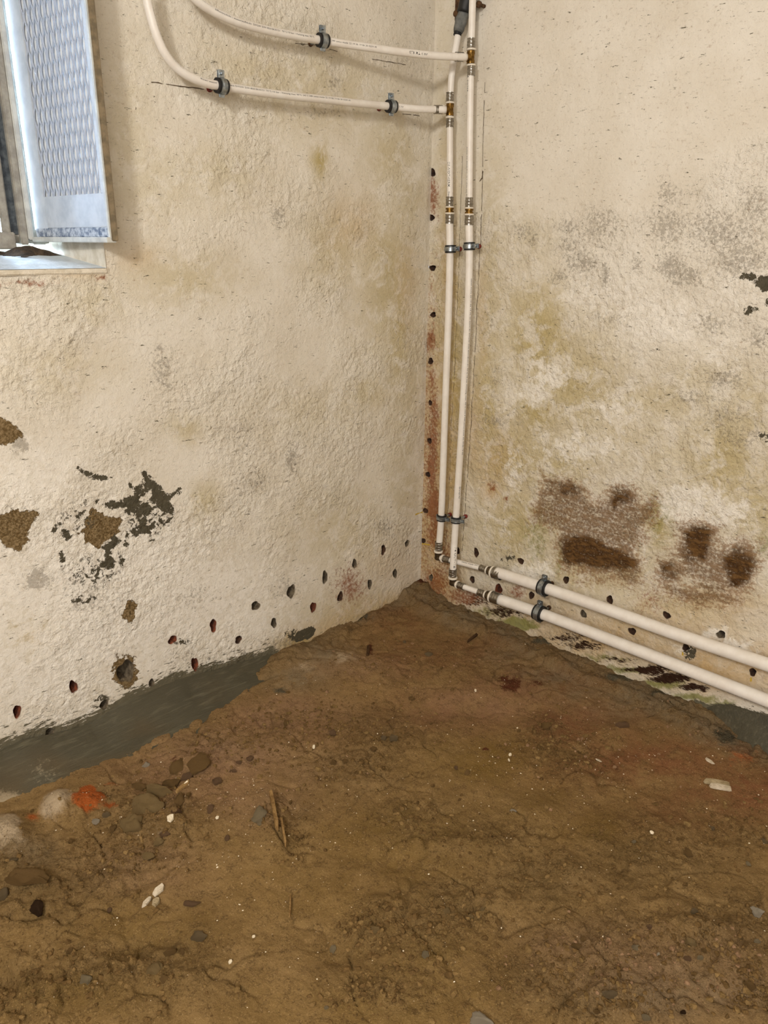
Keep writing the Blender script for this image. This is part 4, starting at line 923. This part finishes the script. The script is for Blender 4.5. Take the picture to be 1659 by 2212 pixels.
c5 = V(1014, 532); clamp(c5, tanof(loB, c5), (-1, 0, 0), .0100, .042, YD, 'upper clamp on the right vertical pipe, with a pale plug beside it', 'clamps on the vertical pipes', .014, extra=.0050)
c6 = V(954, 1118); clamp(c6, tanof(loA, c6), (-1, 0, 0), .0100, .042, YD, 'lower clamp on the left vertical pipe, just above its elbow', 'clamps on the vertical pipes', .013, extra=.0050)
c7 = V(985, 1123, .047); clamp(c7, tanof(loB, c7), (-1, 0, 0), .0100, .047, YD, 'lower clamp on the right vertical pipe, with a red plug beside it', 'clamps on the vertical pipes', .013, extra=.0050)
c8 = V(1175, 1269); clamp(c8, tanof(bgA, c8), (-1, 0, 0), .0158, .042, UZ, 'clamp around the upper of the two thick horizontal pipes', 'clamps on the thick pipes', .018, 'rust', .0065)
c9 = V(1165, 1324, .050); clamp(c9, tanof(bgB, c9), (-1, 0, 0), .0158, .050, UZ, 'clamp around the lower of the two thick horizontal pipes', 'clamps on the thick pipes', .018, 'rust', .0065)

# ------------------------------------------------------------------ stones and rubble
def rock_mesh(seed, ang=.5, sub=3, facets=7):
    rng = random.Random(seed); bm = bmesh.new(); bmesh.ops.create_icosphere(bm, subdivisions=sub, radius=1)
    cuts = []
    for _ in range(facets+int(6*ang)):
        d = Vector((rng.gauss(0, 1), rng.gauss(0, 1), rng.gauss(0, 1))).normalized(); cuts.append((d, rng.uniform(.50, .86)))
    ph = [rng.uniform(0, 6) for _ in range(6)]
    for v in bm.verts:
        p = v.co.copy()
        for d, k in cuts:
            q = p.dot(d)
            if q > k: p -= d*(q-k)*(.55+.45*ang)
        p *= 1+.08*math.sin(4*p.x+3*p.y+ph[0])+.05*math.sin(7*p.y+ph[1])+.05*math.sin(6*p.z+ph[2])+.03*math.sin(13*p.x+9*p.z+ph[3])+.03*math.sin(15*p.y-7*p.x+ph[4])
        q = v.co*1.7+Vector((seed*3.1, 0, 0)); p *= 1+.16*mnoise.fractal(q, 1.0, 2.0, 4)+.05*mnoise.noise(q*5)
        v.co = p
    me = bpy.data.meshes.new('rock'); bm.to_mesh(me); bm.free(); return me
# (px, py, width px, height px, material, flatness, angularity, name, category, label, group)
ST = [
(315,1738,66,44,'s_beige',.75,.5,'large knobbly beige stone, biggest of the heap beside the cement fillet'),
(284,1780,48,46,'s_beige',.8,.6,'blocky beige stone just below the biggest stone of the heap'),
(341,1712,50,28,'s_beige',.7,.5,'long brown stone lying on top behind the biggest stone'),
(369,1693,36,24,'s_clod',.7,.3,'smooth rounded brown stone in the upper middle of the heap'),
(304,1701,34,20,'s_earth',.6,.5,'flat brown stone at the left edge of the heap'),
(382,1656,28,40,'s_earth',.7,.5,'upright brown stone at the top of the heap'),
(428,1649,44,44,'s_clod',.45,.5,'broad half-buried brown stone at the heap’s upper right'),
(468,1685,19,18,'s_pink',.7,.4,'small pinkish round stone right of the heap'),
(388,1725,24,27,'s_earth',.6,.5,'brown clod right of the biggest stone'),
(404,1678,24,20,'s_pink',.5,.4,'pinkish flat stone below the broad half-buried one'),
(315,1651,16,14,'s_white',.7,.7,'small whitish stone at the foot of the fillet, above the heap'),
(559,1762,30,38,'s_pale',.6,.9,'pale triangular stone leaning on the earth ridge'),
(206,1773,17,13,'s_white',.6,.8,'pale shard right below the orange brick dust'),
(230,1759,16,12,'s_grey',.8,.4,'small grey round stone beside the orange brick dust'),
(262,1741,15,12,'s_clod',.8,.4,'dark brown crumb between the brick dust and the heap'),
(516,1646,12,9,'s_pink',.7,.4,'small oval pinkish stone on bare dirt right of the heap'),
(503,1665,13,10,'s_pink',.7,.4,'round pink-brown pebble above right of the small pinkish stone'),
(541,1636,15,13,'s_pink',.6,.5,'pinkish pebble highest on the slope right of the heap'),
(453,1745,13,22,'s_pink',.6,.5,'upright pinkish chip on the slope below the heap'),
(490,1808,10,14,'s_pink',.7,.2,'smooth oval pebble alone on the dirt left of the ridge'),
(243,1788,16,16,'s_clod',.7,.5,'brown crumb left of the blocky beige stone'),
(340,1817,26,20,'s_beige',.35,.8,'flat yellowish flagstone chip below the heap'),
(356,1800,22,16,'s_pink',.35,.8,'flat pinkish chip above the yellowish flagstone chip'),
(321,1846,24,19,'s_beige',.35,.7,'flat tan chip rimmed with white crumbs'),
(618,1559,12,15,'s_clod',.7,.3,'dark round pebble in the reddish dust left of centre'),
(56,1898,88,38,'s_clod',.45,.7,'long flat clod at the left edge of the picture'),
(6,1932,20,27,'s_grey',.8,.5,'pale grey stone cut off by the left picture edge'),
(82,1962,30,34,'s_dark',.7,.5,'reddish brown stone below the long flat clod'),
(28,1858,17,18,'s_grey',.8,.6,'dark grey lump above the long flat clod'),
(187,2116,26,30,'s_pale',.8,.7,'pale angular stone in the bottom left, alone'),
(334,2093,33,33,'s_beige',.8,.4,'round tan stone in the lower left, largest there'),
(367,2056,30,20,'s_clod',.6,.5,'brown clod just above the round tan stone'),
(391,2055,19,20,'s_clod',.7,.5,'small brown clod right of the one above the round tan stone'),
(356,2112,24,20,'s_earth',.6,.5,'light brown clod touching the right of the round tan stone'),
(428,2021,34,21,'s_grey',.4,.7,'flat greyish stone above the lower left rubble'),
(150,2051,12,14,'s_clod',.7,.5,'small brown stone above the lone pale angular stone'),
(415,1950,34,16,'s_pink',.25,.6,'pale smear-like flat chip right of the three pale flakes'),
(236,1963,11,11,'s_pink',.5,.3,'small orange-brown pebble left of the pale flakes'),
(925,1413,17,13,'s_grey',.7,.5,'grey pebble in the reddish dust below the corner'),
(874,1385,8,8,'s_grey',.7,.5,'tiny grey pebble nearer the corner'),
(851,1594,20,18,'s_grey',.7,.7,'pale grey angular stone near the middle of the floor'),
(829,1593,14,11,'s_grey',.7,.5,'grey stone touching the left of the pale angular one'),
(781,1643,12,15,'s_clod',.8,.4,'rounded brown clod left of centre, below the grey pair'),
(807,1616,13,12,'s_clod',.8,.4,'rounded brown clod just under the grey pair'),
(720,1645,13,12,'s_clod',.8,.4,'brown clod furthest left in the row of rounded clods'),
(746,1643,12,12,'s_clod',.8,.4,'brown clod in the middle of the row of rounded clods'),
(719,1580,18,14,'s_pink',.4,.5,'flat pinkish chip left of the grey pair'),
(1008,1667,11,13,'s_earth',.8,.3,'oval light brown pebble right of the floor’s middle'),
(985,1656,8,9,'s_pink',.8,.3,'small oval pebble left of the light brown oval one'),
(889,1508,13,11,'s_clod',.7,.4,'brown clod below the grey pebble near the corner'),
(1179,1567,24,19,'s_clod',.6,.5,'brown lump below the red stain on the right'),
(1110,1751,15,13,'s_white',.6,.8,'whitish crumb right of the floor’s middle'),
(718,2048,14,18,'s_pale',.7,.3,'light oval pebble in the bottom middle'),
(920,2061,17,17,'s_pale',.8,.5,'light round pebble right of the oval one in the bottom middle'),
(965,1965,14,13,'s_beige',.8,.5,'tan pebble beside the dark pit'),
(813,2008,26,15,'s_beige',.5,.7,'cracked tan clod left of the dark pit'),
(1036,2200,46,34,'s_white',.5,.6,'large pale stone cut off by the bottom picture edge'),
(705,2174,10,9,'s_pale',.7,.5,'small pale pebble near the bottom edge'),
(1018,1977,12,10,'s_beige',.8,.4,'leftmost of three tan pebbles in a row right of the dark pit'),
(1037,1978,12,10,'s_beige',.8,.4,'middle of three tan pebbles in a row right of the dark pit'),
(1043,1961,12,10,'s_beige',.8,.4,'uppermost of three tan pebbles in a row right of the dark pit'),
(1636,1968,27,22,'s_white',.6,.9,'white wedge-shaped stone by the right picture edge'),
(1500,1966,16,13,'s_grey',.7,.7,'blue-grey stone left of the white wedge'),
(1492,2031,24,19,'s_beige',.5,.5,'tan flat stone below the blue-grey one'),
(1373,2043,18,15,'s_pale',.6,.6,'pale tan stone in the gravel on the lower right'),
(1486,1839,18,20,'s_clod',.6,.5,'brown round clod in the crumbly patch on the right'),
(1538,1786,12,14,'s_grey',.7,.5,'grey-green oval pebble in the reddish dust on the right'),
(1651,1815,12,12,'s_grey',.7,.4,'grey pebble against the right picture edge'),
(1617,1863,9,12,'s_pale',.6,.5,'small pale chip above the white wedge'),
(1317,2145,30,15,'s_grey',.5,.5,'long greenish grey stone lower right of centre'),
(1395,2196,20,18,'s_pale',.7,.5,'pale stone at the bottom edge, right of centre'),
(1403,2000,12,11,'s_pink',.7,.5,'pinkish pebble above the gravel on the lower right'),
(1521,2051,10,11,'s_clod',.8,.5,'dark tan pebble in the furrow on the lower right'),
(1513,2066,13,9,'s_pale',.7,.5,'pale pebble below the dark tan one in the furrow'),
(1487,2068,18,12,'s_pink',.5,.4,'flat pinkish stone left of the furrow pebbles'),
(1422,2059,10,9,'s_white',.8,.6,'whitish pebble left of the flat pinkish stone'),
(1477,2184,14,10,'s_dark',.7,.5,'dark purple-brown stone at the lower right'),
(1619,2128,24,20,'s_clod',.7,.4,'brown round stone at the lower right edge'),
(1370,1815,9,8,'s_pale',.8,.4,'pale round pebble above the crumbly patch on the right'),
(1636,2031,14,10,'s_pale',.6,.5,'upper of two pale stones by the lower right edge'),
(1652,2051,16,12,'s_pink',.6,.5,'pink-brown stone cut off by the lower right edge'),
(1612,2039,12,12,'s_clod',.8,.4,'brown pebble left of the two stones by the lower right edge'),
(1245,2041,20,13,'s_clod',.6,.4,'brown oval clod in the lower middle right'),
(1260,2026,12,12,'s_earth',.8,.4,'light brown clod just above the brown oval one'),
(1289,2182,14,12,'s_clod',.8,.4,'brown clod near the bottom edge, lower middle right'),
(1343,1568,30,19,'s_pink',.55,.6,'pinkish brown stone in the dust below the right wall'),
(1007,1665,1,1,'',0,0,''),
]
for i, s in enumerate(ST):
    x, y, w, h, mt, fl, ang, lab = s
    if not mt: continue
    p = F(x, y, 0); z = fh(p[0], p[1]); p = F(x, y, z+.004)
    fwd = nrm(p-CAM); depth = float((p-CAM)@(MR@np.array([0, 0, -1.])))
    m = depth/FPX; wx = w*m/2; elev = abs(fwd[2])
    # seen height = depth on floor * sin(elev) + own height * cos(elev)
    cosb = math.sqrt(1-elev**2); wz = wx*min(1., fl*.95)*(.7 if w > 60 else 1); wy = max(wx*.45, (h*m/2-wz*cosb*.6)/max(elev, .3))
    wy = min(wy, wx*2.2)
    me = rock_mesh(100+i, ang, 4 if w > 22 else 3 if w > 9 else 2)
    o = bpy.data.objects.new('stone', me); COL.objects.link(o); me.materials.append(M[mt])
    me.polygons.foreach_set('use_smooth', [True]*len(me.polygons)); me.update()
    o.scale = (wx*1.12, wy*1.12, wz*1.15); o.rotation_euler = (0, 0, math.radians(-45)+random.uniform(-.12, .12)); o.location = (p[0], p[1], z+wz*.42)
    tag(o, lab, 'stone', 'loose stones on the earth floor')
# flakes, splinters and shards
def shard(name, x, y, w, h, mat, lab, cat, rot=0, th=.003, group=None):
    p = F(x, y, fh(*F(x, y)[:2])); depth = float((p-CAM)@(MR@np.array([0, 0, -1.]))); m = depth/FPX
    elev = abs(nrm(p-CAM)[2]); rng = random.Random(int(x*3+y)); n = 9 if 'splinter' in name else 6; vs = []
    for zz in (0, 1):
        for k in range(n):
            t = 2*math.pi*k/n; r = rng.uniform(.72, 1.18) if zz == 0 else None
            if zz == 0 and name == 'wood_splinter':
                q = (math.cos(t+.2), math.sin(t+.2)); vs.append((math.copysign(abs(q[0])**.3, q[0])*rng.uniform(.85, 1), math.copysign(abs(q[1])**.6, q[1])*r, 0))
            elif zz == 0: vs.append((math.cos(t)*r, math.sin(t)*r, 0))
            else: q = vs[k]; vs.append((q[0]*.92, q[1]*.92, 1))
    fs = [tuple(range(n))[::-1], tuple(n+k for k in range(n))]+[(k, (k+1) % n, n+(k+1) % n, n+k) for k in range(n)]
    # picture-right and away directions on the floor
    rt_ = np.array([math.cos(-math.pi/4), math.sin(-math.pi/4), 0]); aw = np.array([math.cos(math.pi/4), math.sin(math.pi/4), 0])
    c, s = math.cos(rot), math.sin(rot); out = []
    for v in vs:
        a = v[0]*w/2*m; b = v[1]*h/2*m; u = a*c-b*s; q = (a*s+b*c)/elev
        P = rt_*u+aw*q; zf = fh(p[0]+P[0]*.6, p[1]+P[1]*.6)-fh(p[0], p[1]); out.append((P[0], P[1], v[2]*th+.001+max(-.004, min(.004, zf))))
    me = mesh(out, fs); o = bpy.data.objects.new(name, me); COL.objects.link(o); me.materials.append(M[mat]); o.location = p
    return tag(o, lab, cat, group)
shard('mortar_flake', 343, 1923, 30, 14, 's_white', 'uppermost of three pale mortar flakes on the lower left floor', 'flake', .5, .004, 'pale mortar flakes')
shard('mortar_flake', 319, 1949, 28, 12, 's_white', 'left, slender one of three pale mortar flakes on the lower left floor', 'flake', 1.05, .004, 'pale mortar flakes')
shard('mortar_flake', 337, 1949, 22, 18, 's_pale', 'lower right one of three pale mortar flakes on the lower left floor', 'flake', .9, .004, 'pale mortar flakes')
shard('plaster_flake', 368, 1768, 14, 16, 'chip', 'bright white plaster flake right of the biggest stone', 'flake', .9, .003)
shard('plaster_flake', 401, 1694, 14, 5, 'chip', 'slim white plaster flake beside the heap’s rounded brown stone', 'flake', .8, .002)
shard('plaster_flake', 470, 1767, 9, 7, 'chip', 'small white plaster flake alone on the slope left of the ridge', 'flake', .3, .002)
shard('plaster_flake', 678, 1615, 7, 8, 'chip', 'bright white chip on the reddish dirt left of the grey pair', 'flake', .3, .002)
shard('plaster_flake', 1027, 1492, 6, 6, 'chip', 'bright white chip in the red dust below the right wall’s start', 'flake', .3, .002)
shard('plaster_flake', 1102, 1631, 8, 5, 'chip', 'upper bright white chip of the pair right of the floor’s middle', 'flake', .3, .002)
shard('plaster_flake', 1099, 1643, 5, 6, 'chip', 'lower bright white chip of the pair right of the floor’s middle', 'flake', .3, .002)
shard('plaster_flake', 1408, 1799, 9, 6, 'chip', 'bright white chip above the crumbly patch on the right', 'flake', -.4, .002)
shard('plaster_flake', 548, 2025, 9, 5, 'chip', 'small white chip on the lower left floor, left of the light oval pebble', 'flake', .1, .002)
shard('plaster_flake', 498, 2079, 9, 8, 'chip', 'small white chip right of the lower left rubble', 'flake', .1, .002)
shard('shell_shard', 1532, 1645, 20, 8, 's_white', 'slender white shard in the dust below the right cement patch', 'shard', -.55, .002)
shard('shell_shard', 1292, 1643, 14, 6, 's_white', 'slender pale shard left of the right wall dust', 'shard', -.3, .002)
shard('slate_shard', 379, 1754, 24, 9, 's_dark', 'dark grey slate shard beside the white plaster flake', 'shard', .1, .004)
shard('wood_splinter', 1548, 1693, 58, 8, 's_pale', 'pale wood splinter on the reddish earth at the right', 'splinter', -.13, .006)
shard('wood_splinter', 1556, 1703, 50, 8, 's_white', 'whitish wood splinter directly below the pale one at the right', 'splinter', -.15, .006)
shard('wood_splinter', 795, 1408, 24, 6, 's_dark', 'dark upright splinter in the earth left of the corner', 'splinter', 1.5, .006)
shard('wood_splinter', 592, 1755, 84, 9, 's_clod', 'long weathered splinter forming the ridge beside the pale triangular stone', 'splinter', -1.15, .010)
shard('wood_splinter', 612, 1800, 60, 6, 's_clod', 'thin curved splinter continuing below the ridge', 'splinter', -1.2, .007)
shard('wood_splinter', 627, 1958, 50, 5, 's_clod', 'thin splinter pressed into the earth left of the floor’s lower middle', 'splinter', -1.45, .005)
shard('wood_splinter', 396, 1702, 34, 8, 's_earth', 'short stick lying between the stones of the heap', 'splinter', .85, .006)
shard('wood_splinter', 1022, 1378, 40, 4, 's_dark', 'thin dark twig in the red dust near the corner', 'splinter', .55, .004)
# uncountable grit and crumbs
def scatter_geo(n, size, regions, seed, flat=.5, sink=.1):
    rng = np.random.RandomState(seed); V_ = []; F_ = []; k = 0
    base = rock_mesh(seed, .7, 1, 4); bv = np.array([v.co[:] for v in base.vertices]); bf = [tuple(p.vertices) for p in base.polygons]
    while k < n:
        x, y, rx, ry = regions[rng.randint(len(regions))]
        qx = x+rng.randn()*rx*.6; qy = y+rng.randn()*ry*.6
        if qy < 1300 or qy > 2300 or qx < -60 or qx > 1720: continue
        p = F(qx, qy)
        if p[0] > -.03 or p[1] > -.03 or p[2] != p[2]: continue
        if p[0] < X1 and p[1] > -out_l(p[0]): continue
        if p[1] < YR and p[0] > -out_r(p[1]): continue
        s = size[0]+(size[1]-size[0])*rng.rand()**3; a = rng.rand()*6.28; c_, s_ = math.cos(a), math.sin(a)
        sc = np.array([s*(.7+.6*rng.rand()), s*(.7+.6*rng.rand()), s*flat*(.6+.8*rng.rand())]); v = bv*sc
        v = np.stack([v[:, 0]*c_-v[:, 1]*s_, v[:, 0]*s_+v[:, 1]*c_, v[:, 2]], -1); V_.append((p[0], p[1], sc[2], v)); k += 1
    X = np.array([q[0] for q in V_]); Y = np.array([q[1] for q in V_]); Z = floor_h(X[None], Y[None])[0]
    allv = []; allf = []; o_ = 0
    for i, (x, y, sz, v) in enumerate(V_):
        allv.append(v+np.array([x, y, Z[i]+sz*(.5-sink)])); allf += [tuple(t+o_ for t in f) for f in bf]; o_ += len(v)
    return np.concatenate(allv), allf
ALLF = [(830,1500,700,110),(830,1700,900,160),(830,1950,900,220),(400,1750,300,120),(1300,1650,350,120)]
LUMR = [(b[0], b[1], b[2], b[3]) for b in BF.d['lum']]
def stuff(name, lab, cat, parts):
    vs = []; fs = []; mi = []; o_ = 0
    for k, (mt, (v, f)) in enumerate(parts):
        vs.append(v); fs += [tuple(t+o_ for t in q) for q in f]; mi += [k]*len(f); o_ += len(v)
    o = link(name, mesh(np.concatenate(vs), fs), M[parts[0][0]], None, False)
    for mt, _ in parts[1:]: o.data.materials.append(M[mt])
    o.data.polygons.foreach_set('material_index', mi); return tag(o, lab, cat, None, 'stuff')
stuff('grit', 'tiny white plaster specks strewn over the earth floor', 'grit', [('chip', scatter_geo(750, (.0007, .0022), ALLF, 3, .4))])
stuff('soil_crumbs', 'loose brown soil crumbs and gravel in the rougher patches of floor', 'soil crumbs', [
    ('crumb', scatter_geo(4200, (.0015, .0065), LUMR, 4, .7, .2)), ('crumb2', scatter_geo(1300, (.0016, .0075), LUMR+ALLF[:2], 5, .7, .2)),
    ('s_pink', scatter_geo(420, (.0014, .0060), [(450,1680,200,90),(1250,1600,250,90),(900,1450,240,60),(1400,2080,260,80)], 6, .6, .2))])
